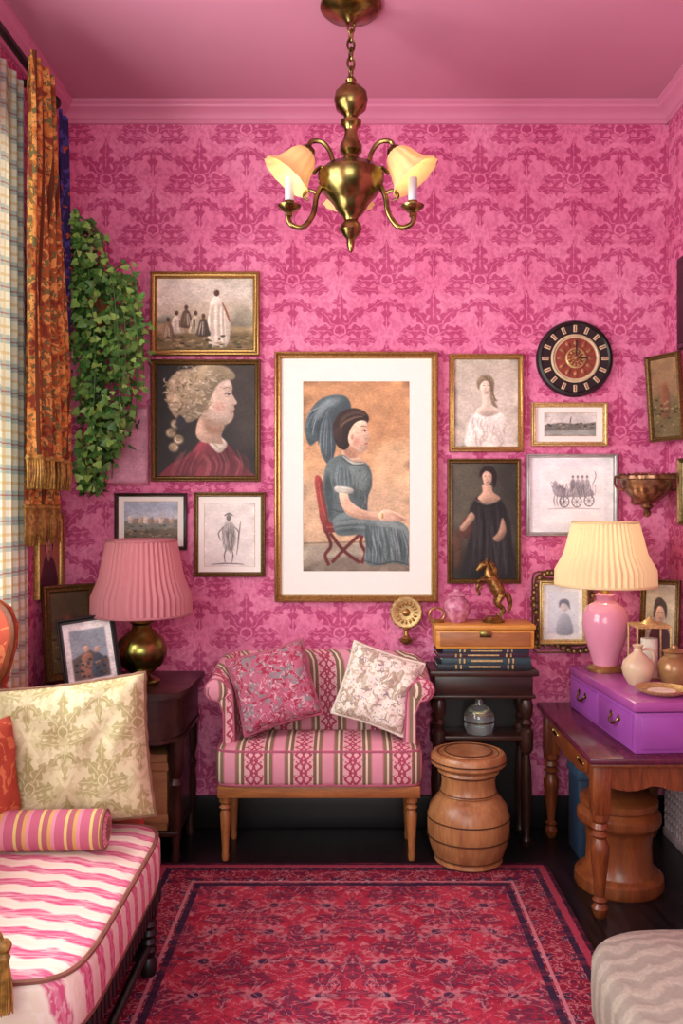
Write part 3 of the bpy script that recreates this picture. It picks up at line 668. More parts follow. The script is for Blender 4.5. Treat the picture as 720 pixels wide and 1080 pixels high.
# --- round carved wall clock
b=MB('round_wall_clock'); X,_,Z=W(605,379,YB)
T=Matrix.Translation((X,YB,Z))@Matrix.Rotation(pi/2,4,'X')
M_CLK=plain('clock_black','#14110F',.35); M_COP=plain('carved_copper','#B07048',.45,.2,.3,50,bmp=.4); M_CRM=plain('clock_cream','#D6C49A',.5); M_CRD=plain('clock_red','#8E3A28',.5)
b.lathe([(.155,0),(.155,.014),(.150,.024),(.140,.026),(.134,.02),(.1,.018),(.0,.018)],(0,0,0),M_CLK,64,T)
b.lathe([(.098,.017),(.098,.024),(.092,.027),(.086,.022),(.0,.022)],(0,0,0),M_CRM,48,T)
b.lathe([(.082,.021),(.082,.026),(.0,.026)],(0,0,0),M_CRD,48,T)
b.lathe([(.042,.02),(.042,.034),(.036,.036),(.032,.031),(.0,.031)],(0,0,0),M_GOLD2,32,T)
b.ball((0,0,.034),(.014,.014,.012),M_COP,12,T)
for i in range(16):
    R=Matrix.Rotation(2*pi*i/16,4,'Z')
    b.box(.107,.135,-.007,.007,.017,.0215,M_CRM,.001,T@R); b.box(.110,.132,-.002,.002,.0215,.0222,M_CRD,0,T@R)
for i in range(12):
    R=Matrix.Rotation(2*pi*i/12,4,'Z'); b.ball((.062,0,.027),(.015,.009,.006),M_COP,10,T@R); b.ball((.024,0,.033),(.009,.005,.005),M_CRD,8,T@R)
b.box(-.0025,.0025,-.005,.07,.040,.043,M_CLK,0,T); b.box(-.005,.045,-.0025,.0025,.040,.043,M_CLK,0,T)
b.build()
# --- ornamental wall bracket bowl
b=MB('ornate_wall_bracket')
M_BRZ=plain('dusky_bronze','#9A7052',.32,.75,.3,40,c2=lin('#5E3A2C')[:3],bmp=.3)
X=1.165
prof=[(.0,-.11),(.012,-.105),(.016,-.09),(.01,-.08),(.025,-.07),(.02,-.06),(.045,-.045),(.075,-.02),(.095,.01),(.1,.035),(.108,.04),(.108,.052),(.1,.056),(.09,.05),(.0,.045)]
T=Matrix.Translation((X,YB-.112,1.37))
b.lathe(prof,(0,0,0),M_BRZ,96,T,pleat=12,amp=.02)
for i in range(24):
    R=Matrix.Rotation(2*pi*i/24,4,'Z'); b.ball((.103,0,.058),(.007,.007,.006),M_BRZ,8,T@R); b.ball((.086,0,.008),(.006,.008,.010),M_BRZ,8,T@R)
for a in (pi,0):
    R=Matrix.Rotation(a,4,'Z'); b.tube([(.1,0,.04),(.124,0,.05),(.126,0,.02),(.108,0,.0),(.09,0,.0)],.005,M_BRZ,6,T=T@R,sm=4)
b.box(-.03,.03,.07,.11,-.06,.07,M_BRZ,.008,T); b.build()
# --- frames on side walls
def tframe(name,loc,rotz,w,h,tilt,fmat,bg,draw=None,fw=.02,mat=None,roll=0):
    T=Matrix.Translation(loc)@Matrix.Rotation(rotz,4,'Z')@Matrix.Rotation(tilt,4,'X')@Matrix.Rotation(roll,4,'Y')
    q=Pic(name,-w*500,-h*500,w*500,h*500,fw*1000,fmat,.024,scale=1000.0,T=T,bg=bg,mat=mat)
    if draw: draw(q)
    return q.done()
def landscape(q):
    w,h=q.hw*1000*.8,q.hh*1000*.8
    q.poly([(-w,0),(0,-h*.2),(w,.1*h),(w*1.2,h*1.2),(-w*1.2,h*1.2)],'#6B5A3A',1,False,soft=2); q.poly([(-w*.2,-h*.4),(w*.3,-h*.2),(w*.2,h*.5),(-w*.4,h*.5)],'#7E4A34',1.5,soft=2)
    for i in range(30): q.oval((random.uniform(-w,w),random.uniform(0,h)),(w*.12,h*.03),random.choice(['#4E452C','#8A7A50','#3A3220']),2)
def head(q):
    w,h=q.hw*1000*.8,q.hh*1000*.8
    q.poly([(-w*.8,h*1.1),(-w*.5,h*.2),(0,0),(w*.6,h*.3),(w*.8,h*1.1)],'#4E2530',1); q.poly([(-w*.15,h*.1),(-w*.12,-h*.1),(w*.12,-h*.1),(w*.15,h*.1),(0,h*.2)],'#C79A7C',1.2); q.oval((0,-h*.25),(w*.3,h*.27),'#D9AD90',1.5); q.poly([(-w*.4,-h*.1),(-w*.35,-h*.6),(0,-h*.72),(w*.4,-h*.5),(w*.38,-h*.1),(w*.2,-h*.4),(-w*.15,-h*.45)],'#3A2820',2)
    for x_ in (-.1,.12): q.line([(w*(x_-.06),-h*.27),(w*x_,-h*.29),(w*(x_+.06),-h*.27)],w*.04,'#2A1D1A',3)
    q.line([(-w*.08,-h*.1),(w*.01,-h*.11),(w*.1,-h*.1)],w*.05,'#9E4A44',3)
tframe('small_framed_portrait',(XL+.0005,3.31,1.115),pi/2,.28,.32,0,M_GOLD,'#B57A5A',head,.022)
tframe('hanging_framed_print',(1.238,3.345,1.73),-1.12,.17,.34,.08,M_DGOLD,'#8E6A4A',landscape,.018)
tframe('narrow_framed_print',(XR-.0005,3.18,1.36),-pi/2,.28,.26,0,M_DGOLD,'#B9A98A',landscape,.018)
b=MB('wall_television'); b.box(XR-.045,XR,2.85,3.27,1.9,2.25,plain('tv_black','#0B0A0C',.25),.008); b.box(XR-.047,XR-.044,2.87,3.25,1.92,2.23,plain('tv_glass','#050507',.3)); b.build()
# ---------------- chandelier ----------------
b=MB('brass_chandelier')
zz=lambda y: 1.3+(535-y)/324.9
T=Matrix.Translation((0,2.77,0))
b.lathe([(.0,ZC),(.1,ZC-.001),(.1,ZC-.012),(.085,ZC-.026),(.05,ZC-.038),(.028,ZC-.046),(.016,ZC-.06),(.0,ZC-.062)][::-1],(0,0,0),M_BRASS,40,T)
z=ZC-.055; k=0
while z>zz(84):
    ring=[Vector((.012*math.cos(a),0,.020*math.sin(a))) for a in [2*pi*i/14 for i in range(14)]]
    R=Matrix.Rotation(pi/2*(k%2)+.4,4,'Z'); b.tube([R@q+Vector((0,0,z-.015)) for q in ring],.004,M_BRASS,6,closed=True,T=T); z-=.030; k+=1
pr=[(0,80),(.012,82),(.018,85),(.014,88),(.03,91),(.051,98),(.055,106),(.048,115),(.026,121),(.020,124),(.034,128),(.034,132),(.022,136),(.02,140),(.026,148),(.036,154),(.036,160),(.024,164),(.028,168),(.05,172),(.085,177),(.108,184),(.108,190),(.100,198),(.084,206),(.066,212),(.056,216),(.05,220),(.042,224),(.026,229),(.022,233),(.034,238),(.036,243),(.024,249),(.012,253),(.012,258),(.008,264),(0,267)]
b.lathe([(r,zz(y)) for r,y in pr],(0,0,0),M_BRASS,48,T)
M_SHADE=shade_mat('frosted_cream_glass','#E6C890',.30)
M_CAND=plain('candle_sleeve','#C9D2DC',.3,.3,.05)
def rp(px,y): return Vector(((370-px)/324.9,0,zz(y)))
for ang in (math.radians(188),math.radians(-8),math.radians(92)):
    R=T@Matrix.Rotation(ang,4,'Z')
    b.tube([rp(352,192),rp(342,194),(rp(334,208)),rp(330,228),rp(319,242),rp(306,239),rp(303,228)],[.009]*7,M_BRASS,10,sm=5,T=R)
    b.tube([rp(352,182),rp(349,164),rp(340,152),rp(328,152),rp(324,162)],[.008]*5,M_BRASS,8,sm=5,T=R)
    b.tube([rp(330,186),rp(338,178),rp(346,186),rp(342,196),rp(336,192)],[.006]*5,M_BRASS,8,sm=5,T=R)
    b.tube([rp(334,206),rp(325,203),rp(320,210),rp(326,214)],[.006,.006,.005,.003],M_BRASS,8,sm=4,T=R)
    c=rp(305,222)
    b.lathe([(0,-.035),(.012,-.03),(.01,-.018),(.02,-.012),(.036,0),(.038,.005),(.03,.007),(.017,.004),(.016,.02),(0,.02)],c,M_BRASS,24,R)
    b.lathe([(.0145,.01),(.0145,.095),(0,.095)],c,M_CAND,20,R)
    top=rp(325,162)
    A=R@Matrix.Translation(top)@Matrix.Rotation(math.radians(38),4,'Y').inverted()
    b.lathe([(.018,.012),(.026,0),(.03,-.02)],(0,0,0),M_BRASS,24,A)
    b.lathe([(.022,-.0),(.036,-.012),(.048,-.034),(.055,-.062),(.066,-.090),(.082,-.110),(.088,-.114),(.081,-.106),(.063,-.087),(.052,-.062),(.045,-.034),(.03,-.012)],(0,0,0),M_SHADE,72,A,pleat=12,amp=.03,cap=False)
b.build()
# ---------------- curtains ----------------
b=MB('curtain_rod'); b.tube([(-1.09,.9,2.79),(-1.09,3.12,2.79)],.014,M_BLACK,12); b.ball((-1.09,3.14,2.79),.024,M_BLACK,14)
for y in (1.0,3.0): b.box(XL,-1.09,y-.01,y+.01,2.78,2.80,M_BLACK)
b.build()
def drape(name,y0,y1,X,z0,z1,amp,n,mat,flare=0.0,fr=None,lean=0.0,piv=.3):
    b=MB(name)
    def fn(u,v):
        z=z0+(z1-z0)*v
        a=amp*(.7+.5*v)
        y=y0+(y1-y0)*u+flare*(v**.8)*(u-piv)
        x=X+a*math.sin(2*pi*n*u+.4*math.sin(5*v+u*4))+.3*a*math.sin(2*pi*n*2.3*u+2*v)+lean*v
        return Vector((x,y,z))
    b.grid(fn,n*14,28,mat)
    if fr:
        M,Lf=fr
        for i in range(n*22):
            u=(i+.5)/(n*22); q=fn(u,1); b.tube([q+Vector((0,0,.008)),q+Vector((.003,0,-Lf*.5)),q+Vector((random.uniform(-.004,.004),random.uniform(-.003,.003),-Lf))],[.0045,.004,.002],M,5)
        b.tube([fn(i/60,1) for i in range(61)],.008,M,6)
    return b.build(sharp=180)
M_PLAID=plaid_mat()
drape('plaid_curtain',2.52,2.97,-1.135,2.76,.05,.018,7,M_PLAID)
M_ORD=paisley_mat()
M_FR=plain('gold_fringe','#B0873C',.6,.1,.3,80)
drape('paisley_drape',2.72,2.93,-1.022,2.76,1.46,.024,4,M_ORD,.20,(M_FR,.10),0,.12)
drape('paisley_drape',2.84,2.99,-1.078,2.74,1.30,.010,3,M_ORD,.18,(M_FR,.13),0,.12)
M_NAVY=floral_mat('navy_print','#2A2A58',[('#45488A',.55,16),('#A0542E',.64,24)],1.0)
drape('navy_scarf',3.08,3.20,-1.055,2.74,1.95,.014,2,M_NAVY,.0)
# ---------------- ivy ----------------
b=MB('hanging_ivy_plant')
random.seed(11)
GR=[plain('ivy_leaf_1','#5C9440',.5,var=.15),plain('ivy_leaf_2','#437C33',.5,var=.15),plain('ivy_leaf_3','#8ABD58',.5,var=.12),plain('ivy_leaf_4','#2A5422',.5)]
def leaf(p,nrm,size,mat,roll):
    z=Vector(nrm).normalized(); x=z.orthogonal().normalized(); x=Matrix.Rotation(roll,3,z)@x; y=z.cross(x)
    sh=[(0,.05,0),(.35,-.12,.06),(.52,.2,.1),(.34,.42,.05),(.3,.62,.04),(0,1.05,-.12),(-.3,.62,.04),(-.34,.42,.05),(-.52,.2,.1),(-.35,-.12,.06)]
    vs=[Vector(p)+(x*a+y*c+z*e)*size for a,c,e in sh]+[Vector(p)+(y*.4-z*.05)*size]
    for v in vs:
        v.x=max(v.x,XL+.006); v.y=min(v.y,YB-.004)
    b.add(vs,[[i,(i+1)%10,10] for i in range(10)],mat)
sil=[(235,80,98),(255,70,108),(285,62,118),(300,62,134),(318,60,124),(345,64,136),(370,66,154),(392,64,140),(415,70,138),(432,76,150),(450,78,136),(470,84,130),(488,86,110),(505,88,106),(522,92,99)]
def ext(y):
    for (a,l0,r0),(c,l1,r1) in zip(sil,sil[1:]):
        if a<=y<=c: s=(y-a)/(c-a); return l0+(l1-l0)*s,r0+(r1-r0)*s
    return 90,100
DP=3.27
cnt=0
while cnt<1600:
    y=random.uniform(236,520); l,r=ext(y)
    u=random.uniform(-1,1); w=random.uniform(-1,1)
    if u*u+w*w>1: continue
    if random.random()<.2: u*=1.35
    Y=DP+w*.14; px=(l+r)/2+u*(r-l)/2
    X=(px-370)/FOC*DP; Z=EYE-(y-535)/FOC*DP
    lump=math.sin(y*.16+u*3)*math.cos(u*5+y*.07)
    if lump<-.3 and abs(u)>.3: continue
    X=max(X,-1.12); Y=min(Y,3.42)
    if Y<3.24: X=max(X,-1.02)
    n=Vector((u*.7+random.gauss(0,.45),w*.6-.7+random.gauss(0,.4),.45+random.gauss(0,.45)))
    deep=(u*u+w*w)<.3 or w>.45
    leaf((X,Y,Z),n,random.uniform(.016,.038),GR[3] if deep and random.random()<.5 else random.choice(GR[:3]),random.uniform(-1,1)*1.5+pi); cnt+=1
for i in range(36):
    u=random.uniform(-.8,1.15); y=random.uniform(290,515); l,r=ext(y); px=(l+r)/2+u*(r-l)/2*1.18
    e=Vector((max((px-370)/FOC*DP,-1.10),DP+random.uniform(-.12,.12),EYE-(y-535)/FOC*DP)); s0=Vector((-1.01,3.32,2.12)); mdl=Vector((e.x*.75+s0.x*.25,e.y,2.22-.1*random.random()))
    if mdl.z<e.z: mdl.z=e.z+.05
    q=cr([s0,mdl,(mdl+e)/2+Vector((.02,0,.0)),e],6); b.tube(q,.0022,GR[1],5)
    for k,pp in enumerate(q[6:]): leaf(pp+Vector((random.gauss(0,.014),-.005,0)),(random.gauss(.2,.4),-1,.4),random.uniform(.016,.034),random.choice(GR[:3]),pi+random.uniform(-1,1))
M_TERRA=plain('terracotta','#9A5A3C',.8)
b.lathe([(0,0),(.05,0),(.068,.1),(.074,.1),(.074,.125),(.06,.125),(.058,.11),(0,.11)],(-1.02,3.34,1.98),M_TERRA,24)
b.box(-1.04,-1.0,3.40,YB,2.0,2.05,M_BLACK)
b.build(sharp=180)
# ---------------- left side table ----------------
b=MB('side_table')
x0,x1,y0,y1,zt=-1.15,-.59,3.0,3.44,.64
pts=[(x0,y1),(x1,y1),(x1,y0+.12),(x1-.02,y0+.05),(x1-.08,y0+.01),(x0,y0)]
b.prism([(x,y,zt-.022) for x,y in pts],(0,0,.022),M_DWOOD)
pts2=[(x0+.02,y1-.01),(x1-.025,y1-.01),(x1-.025,y0+.13),(x1-.045,y0+.07),(x1-.1,y0+.03),(x0+.02,y0+.02)]
b.prism([(x,y,zt-.17) for x,y in pts2],(0,0,.148),M_DWOOD)
b.prism([(x,y,zt-.185) for x,y in [(a*1.0+(.008 if a>-.8 else 0),c-.006 if c<3.2 else c) for a,c in pts2]],(0,0,.014),M_DWOOD)
b.box(-1.05,-.75,y0+.008,y0+.022,zt-.15,zt-.04,M_MAHO,.003)
b.ball((-.9,y0-.002,zt-.095),.012,M_BRASS,12)
lp=[(.0,0),(.016,0),(.02,.02),(.014,.05),(.02,.12),(.026,.2),(.02,.26),(.028,.29),(.018,.31),(.026,.34),(.03,.36),(.03,.46)]
for x,y in ((-.64,3.12),(-.64,3.40),(-1.1,3.06),(-1.1,3.40)): b.lathe(lp,(x,y,0),M_DWOODZ,20)
b.box(-1.11,-.63,3.10,3.41,.10,.12,M_DWOOD,.003)
b.box(-.648,-.632,3.14,3.38,.12,.46,M_DWOODZ)
b.build()
b=MB('wooden_crate'); M_CRATE=wood('crate_wood','#8A5E38','#A67C4C',.6,'x')
b.box(-.86,-.67,3.11,3.33,.1205,.40,M_CRATE,.004); 
for z in (.15,.34): b.box(-.865,-.665,3.104,3.112,z,z+.03,M_CRATE,.002)
b.build()
# ---------------- lamps ----------------
def ribs(b,r0,r1,z0,z1,c,mat,n=44):
    b.lathe([(r0,z0),(r0*.97+r1*.03,z0+(z1-z0)*.25-.001),((r0+r1)/2*.985,(z0+z1)/2),(r1,z1)],c,mat,n*6,pleat=n,amp=.020,cap=False)
    for r,z in ((r0,z0),(r1,z1)): b.tube([Vector(c)+Vector((r*math.cos(a),r*math.sin(a),z)) for a in [2*pi*i/48 for i in range(48)]],.005,mat,6,closed=True)
M_PSH=shade_mat('pink_pleated_shade','#C6858C',.02); M_CSH=shade_mat('cream_pleated_shade','#E6D4A8',.10)
b=MB('table_lamp'); c=(-.782,3.19,.641)
b.lathe([(0,0),(.065,0),(.068,.012),(.06,.02),(.04,.026),(.03,.036),(.045,.045),(.075,.07),(.092,.105),(.094,.135),(.082,.165),(.055,.19),(.038,.205),(.034,.22),(.044,.23),(.04,.24),(.02,.248),(.014,.26),(.012,.30),(0,.30)],c,M_BRASS2,40)
ribs(b,.184,.128,.262,.535,c,M_PSH,48)
for a in range(3):
    R=Matrix.Rotation(a*2*pi/3,3,'Z'); b.tube([Vector(c)+Vector((0,0,.29)),Vector(c)+R@Vector((.155,0,.4))],.002,M_BRASS,5)
b.build()
b=MB('table_lamp'); c=(.965,3.24,.6815)
M_PCER=plain('pink_glazed_ceramic','#D990A8',.12,0,.05,6)
b.lathe([(0,0),(.068,0),(.07,.01),(.055,.018),(.045,.022)],c,M_GOLD,40)
b.lathe([(.0,.02),(.045,.022),(.05,.04),(.062,.08),(.078,.13),(.086,.175),(.084,.21),(.07,.24),(.045,.258),(.032,.266),(.034,.28),(.038,.286),(.025,.292),(0,.292)],c,M_PCER,48)
b.lathe([(.0,.29),(.02,.292),(.014,.31),(.012,.34),(0,.34)],c,M_GOLD,20)
ribs(b,.186,.122,.325,.56,c,M_CSH,52)
for a in range(3):
    R=Matrix.Rotation(a*2*pi/3,3,'Z'); b.tube([Vector(c)+Vector((0,0,.335)),Vector(c)+R@Vector((.15,0,.44))],.002,M_BRASS,5)
b.build()
def photo(q):
    w,h=q.hw*1000,q.hh*1000
    q.poly([(-w*.62,-h*.66),(w*.62,-h*.66),(w*.62,h*.66),(-w*.62,h*.66)],'#8FA0AE',1,False)
    q.poly([(-w*.62,h*.1),(0,-h*.1),(w*.62,h*.2),(w*.62,h*.66),(-w*.62,h*.66)],'#5E5550',1.4,False,soft=1); q.poly([(-w*.35,h*.6),(-w*.3,h*.1),(-w*.1,-h*.05),(w*.1,h*.1),(w*.15,h*.6)],'#9A6A54',1.8); q.oval((-w*.1,-h*.14),(w*.1,h*.09),'#D0A88E',2); q.poly([(w*.0,h*.6),(w*.08,h*.15),(w*.25,h*.0),(w*.42,h*.15),(w*.48,h*.6)],'#3E4A5A',1.9); q.oval((w*.26,-h*.09),(w*.09,h*.08),'#C9A088',2)
    for i in range(34): q.oval((random.uniform(-w*.55,w*.55),random.uniform(h*.15,h*.6)),(w*.06,h*.03),random.choice(['#3A4A5A','#A8957A','#6A4A3A','#2E2A28']),2.2)
tframe('photo_frame',(-.935,3.055,.776),.35,.20,.265,-.2,M_BLACK,'#EDEFEF',photo,.018,mat=M_PAPER,roll=-.12)
tframe('leaning_gilt_frame',(-1.075,3.26,.825),.75,.21,.36,-.1,M_DGOLD,'#5A4A34',landscape,.03)
# ---------------- settee ----------------
b=MB('striped_settee')
MS1=settee_mat('settee_stripe_seat','x'); MS2=settee_mat('settee_stripe_back','xy')
sx0,sx1=-.495,.262
def cushion(b,x0,x1,y0,y1,z0,z1,r,crown_,mat,pw=5.0):
    vs=[];fs=[]
    cx,cy=(x0+x1)/2,(y0+y1)/2; hx,hy=(x1-x0)/2,(y1-y0)/2; zm=(z0+z1)/2; hz=(z1-z0)/2
    NA=72
    def se(a,ex):
        c,s=math.cos(a),math.sin(a); return (abs(c)**(2/ex)*(1 if c>=0 else -1),abs(s)**(2/ex)*(1 if s>=0 else -1))
    levels=[]
    for f in (0.0,.25,.5,.75,.92): levels.append((f,-1,1-f*f))
    for k in range(13):
        a=-pi/2+pi*k/12; levels.append(('e',a,0))
    for f in (.92,.75,.5,.25,0.0): levels.append((f,1,1-f*f))
    for L in levels:
        for i in range(NA):
            q=se(2*pi*i/NA,pw)
            if L[0]=='e':
                c,s=math.cos(L[1]),math.sin(L[1]); z=zm+(hz-r)*(1 if s>.01 else -1 if s<-.01 else 0)+r*s
                x=cx+q[0]*(hx-r+r*c); y=cy+q[1]*(hy-r+r*c)
            else:
                x=cx+q[0]*(hx-r)*max(L[0],.002); y=cy+q[1]*(hy-r)*max(L[0],.002); z=(z1 if L[1]>0 else z0)+(crown_*L[2] if L[1]>0 else 0)
            vs.append((x,y,z))
    n=len(levels)
    for j in range(n-1):
        for i in range(NA):
            k=(i+1)%NA; fs.append([j*NA+i,j*NA+k,(j+1)*NA+k,(j+1)*NA+i])
    b.add(vs,fs,mat)
    def pip(z,rr,m2):
        q=[Vector((cx+se(2*pi*i/NA,pw)[0]*(hx-r*.25),cy+se(2*pi*i/NA,pw)[1]*(hy-r*.25),z)) for i in range(NA)]
        b.tube(q,rr,m2,6,closed=True)
    return pip
pip=cushion(b,sx0,sx1,3.075,3.37,.283,.428,.035,.022,MS1,pw=9)
M_PIPE=plain('pink_piping','#B56078',.8)
pip(.416,.005,M_PIPE); pip(.294,.005,M_PIPE)
b.box(sx0+.01,sx1-.01,3.09,3.37,.245,.288,M_OAKX,.005)
lg=[(.0,0),(.011,0),(.014,.015),(.012,.03),(.017,.12),(.02,.17),(.014,.185),(.022,.195),(.014,.205),(.022,.215),(.022,.25)]
for x in (-.46,.222):
    for y in (3.125,3.35): b.lathe(lg,(x,y,.0085 if y<3.2 else 0),M_OAK,20)
path=[(-.458,3.15),(-.468,3.24),(-.468,3.31),(-.445,3.352),(-.38,3.366),(-.25,3.368),(-.115,3.37),(.02,3.368),(.15,3.366),(.212,3.352),(.235,3.31),(.235,3.24),(.225,3.15)]
P=cr([Vector(q) for q in path],6); N=len(P); vs=[];fs=[]
def sec(zt,o):
    return [(-.02,.30),(-.028,.44),(-.022,zt-.075),(-.018,zt-.035),(-.004,zt-.010),(.016+o*.4,zt+.002),(.036+o*.8,zt-.004),(.050+o,zt-.022),(.052+o,zt-.044),(.040+o,zt-.064),(.020+o*.6,zt-.072),(.012,zt-.12),(.012,.44),(.014,.29)]
for i,q in enumerate(P):
    d=(P[min(i+1,N-1)]-P[max(i-1,0)]).normalized(); nr=Vector((-d.y,d.x))
    t_=min(i,N-1-i)/(N/2); e_=min(1,t_*2.2); e_=e_*e_*(3-2*e_); zt=.655+.072*e_+.014*max(0,t_-.4)
    S_=sec(zt,.016*(1-e_))
    for o,z in S_: vs.append((q.x+nr.x*o,q.y+nr.y*o,z))
m_=len(S_)
for i in range(N-1):
    for k in range(m_):
        l=(k+1)%m_; fs.append([i*m_+k,i*m_+l,(i+1)*m_+l,(i+1)*m_+k])
fs.append(list(range(m_))); fs.append([(N-1)*m_+k for k in range(m_)][::-1])
b.add(vs,fs,MS2)
for i in (0,N-1):
    q=vs[i*m_:(i+1)*m_]; b.tube([Vector(a) for a in q],.004,M_PIPE,6,closed=True)
    cx_=sum(a[0] for a in q[4:11])/7; cz_=sum(a[2] for a in q[4:11])/7; yy=q[0][1]
    TT=Matrix.Translation((cx_,yy,cz_))@Matrix.Rotation(pi/2,4,'X')
    b.lathe([(.040,-.01),(.042,.0),(.038,.008),(.024,.014),(0,.016)],(0,0,0),MS2,28,TT)
    b.tube([Vector((cx_+.041*math.cos(a),yy-.001,cz_+.041*math.sin(a))) for a in [2*pi*k/28 for k in range(28)]],.0035,M_PIPE,6,closed=True)
b.build()
# ---------------- pillows ----------------
def pillow(name,loc,rot,w,h,t,mat,pmat=None,pw=.42,ears=.06,ruf=0.0):
    b=MB(name); n=28
    def sh(u,v):
        x=u*w/2*(1-ears*(1-v*v)); z=v*h/2*(1-ears*(1-u*u)); return x,z
    for sgn in (-1,1):
        def fn(a,c,sgn=sgn):
            u=2*a-1; v=2*c-1
            if sgn>0: u=-u
            x,z=sh(u,v); k=max(0,(1-u**4))**pw*max(0,(1-v**4))**pw
            wr=1+.08*math.sin(7*u+3*v)*math.sin(5*v)+.05*math.sin(13*u-4*v)+.05*math.sin(11*(abs(u)-abs(v))+3*u)
            return Vector((x,sgn*t/2*k*wr,z))
        b.grid(fn,n,n,mat)
    if pmat:
        q=[];M_=24
        for k in range(M_): q.append((-1+2*k/M_,-1))
        for k in range(M_): q.append((1,-1+2*k/M_))
        for k in range(M_): q.append((1-2*k/M_,1))
        for k in range(M_): q.append((-1,1-2*k/M_))
        b.tube([Vector((sh(*e)[0]*(1+ruf*math.sin(i*1.9)),ruf*.1*math.cos(i*2.3),sh(*e)[1]*(1+ruf*math.sin(i*2.1)))) for i,e in enumerate(q)],.0055,pmat,6,closed=True)
    M=Matrix.Translation(loc)@Euler(rot,'XYZ').to_matrix().to_4x4()
    return b.build(matrix=M,sharp=180)
M_P1=floral_mat('rose_paisley','#B4647C',[('#8C8488',.55,15),('#A23850',.56,20),('#D3A4AE',.60,32)],1.5)
M_P2=floral_mat('cream_paisley','#EAE4D6',[('#B0A28C',.56,17),('#C9BDA8',.57,28),('#968A94',.64,36)],1.5)
pillow('floral_throw_pillow',(-.29,3.212,.624),(-.28,-math.radians(15),.12),.30,.29,.11,M_P1,M_PIPE)
pillow('paisley_throw_pillow',(.103,3.212,.619),(-.28,math.radians(17),-.12),.28,.28,.11,M_P2,plain('cream_piping','#E6DDCC',.8))
# ---------------- left sofa ----------------
b=MB('upholstered_sofa')
MI=ikat_mat(); M_SBR=plain('brown_piping','#8A5A4A',.8); M_RED=floral_mat('red_orange_upholstery','#A84A36',[('#C9744E',.58,22)],1.0)
pip=cushion(b,-1.08,-.512,1.60,2.42,.27,.412,.035,.022,MI,pw=7)
pip(.402,.006,M_SBR); pip(.282,.006,M_SBR)
b.box(-1.08,-.535,1.62,2.40,.20,.272,M_BLACK,.006)
for k in range(26): b.box(-.537,-.528,1.64+k*.029,1.655+k*.029,.205,.262,M_BLACK,.003)
sl=[(0,0),(.02,0),(.026,.03),(.016,.05),(.024,.07)]+[(.019+.006*(k%2),.08+k*.012) for k in range(8)]+[(.026,.19),(.026,.21)]
for x in (-.56,-1.04):
    for y in (1.66,2.36): b.lathe(sl,(x,y,.0085 if x>-.7 else 0),M_BLACK,20)
b.tube([(-.56,1.66,.09),(-.56,2.36,.09)],.012,M_BLACK,10)
b.prism([(-1.07,1.6,.3),(-1.07,2.42,.3),(-1.07,2.42,.95),(-1.07,2.2,1.0),(-1.07,1.8,1.0),(-1.07,1.6,.95)],(-.045,0,0),M_RED)
arm=[(-1.12,.3),(-.60,.3),(-.60,.45),(-.68,.50),(-.80,.58),(-.9,.68),(-1.0,.78),(-.985,.84),(-.968,.9),(-.965,.96),(-.985,1.01),(-1.03,1.04),(-1.08,1.05),(-1.12,1.04)]
b.prism([(x,2.43,z) for x,z in arm],(0,.05,0),M_RED)
b.tube([(x,2.43,z) for x,z in arm[2:]],.011,M_MAHO,8,sm=4)
b.box(-1.11,-.58,2.425,2.485,.0,.3,M_BLACK,.005)
b.box(-1.10,-.68,1.52,1.58,.2,.52,M_RED,.02); b.box(-1.10,-.66,1.515,1.585,.51,.535,M_BLACK,.008)
b.build()
b=MB('gold_tassel'); c=Vector((-.632,1.555,.40))
b.ball(c+Vector((0,0,.1)),.014,M_FR,12); b.lathe([(.006,.092),(.012,.08),(.008,.07)],c,M_FR,12)
for i in range(60):
    a=2*pi*i/60; r=random.uniform(.4,1); b.tube([c+Vector((.006*math.cos(a),.006*math.sin(a),.085)),c+Vector((.016*r*math.cos(a),.016*r*math.sin(a),.03)),c+Vector((.018*r*math.cos(a),.018*r*math.sin(a),-.02))],.0016,M_FR,4)
b.tube([c+Vector((0,0,.1)),c+Vector((-.01,-.005,.13)),c+Vector((-.035,-.01,.125))],.004,M_FR,6,sm=4); b.build()
M_GP=damask_pillow('sage_damask','#CBC49C','#9C9460')
M_PK=plain('rust_cord','#7E5A44',.8)
pillow('sage_damask_pillow',(-.765,2.33,.628),(-.2,-math.radians(6),.10),.43,.385,.14,M_GP,M_PK,ears=.045,ruf=.006)
pillow('coral_pillow',(-.955,2.12,.60),(-.12,0,1.1),.30,.30,.10,M_RED,None)
M_BO,t,bb=newmat('bolster_stripe',.75,spec=.2); x,y,z=coords(t); u=(z/.062).fr(); cc='#B8647C'
for col,a in (('#D2C278',.38),('#A8606C',.5),('#C9A262',.72),('#D28C9E',.86)): cc=mixc(t,u.gt(a),cc,col)
setc(t,bb,cc); bump(t,bb,noise(t,comb(t,x,y,z),18,3),.3,.004)
b=MB('striped_bolster')
T=Matrix.Translation((-.80,2.16,.482))@Matrix.Rotation(.05,4,'Z')@Matrix.Rotation(pi/2,4,'Y')
b.lathe([(0,-.19),(.035,-.19),(.045,-.185),(.05,-.17),(.05,.16),(.045,.178),(.035,.184),(.012,.182),(0,.186)],(0,0,0),M_BO,40)
b.tube([Vector((.046*math.cos(a),.046*math.sin(a),.176)) for a in [2*pi*i/40 for i in range(40)]],.005,M_SBR,6,closed=True)
for i in range(16):
    a=2*pi*i/16; b.tube([Vector((.04*math.cos(a),.04*math.sin(a),.181)),Vector((.008*math.cos(a),.008*math.sin(a),.185))],.002,M_SBR,4)
b.build(matrix=T)
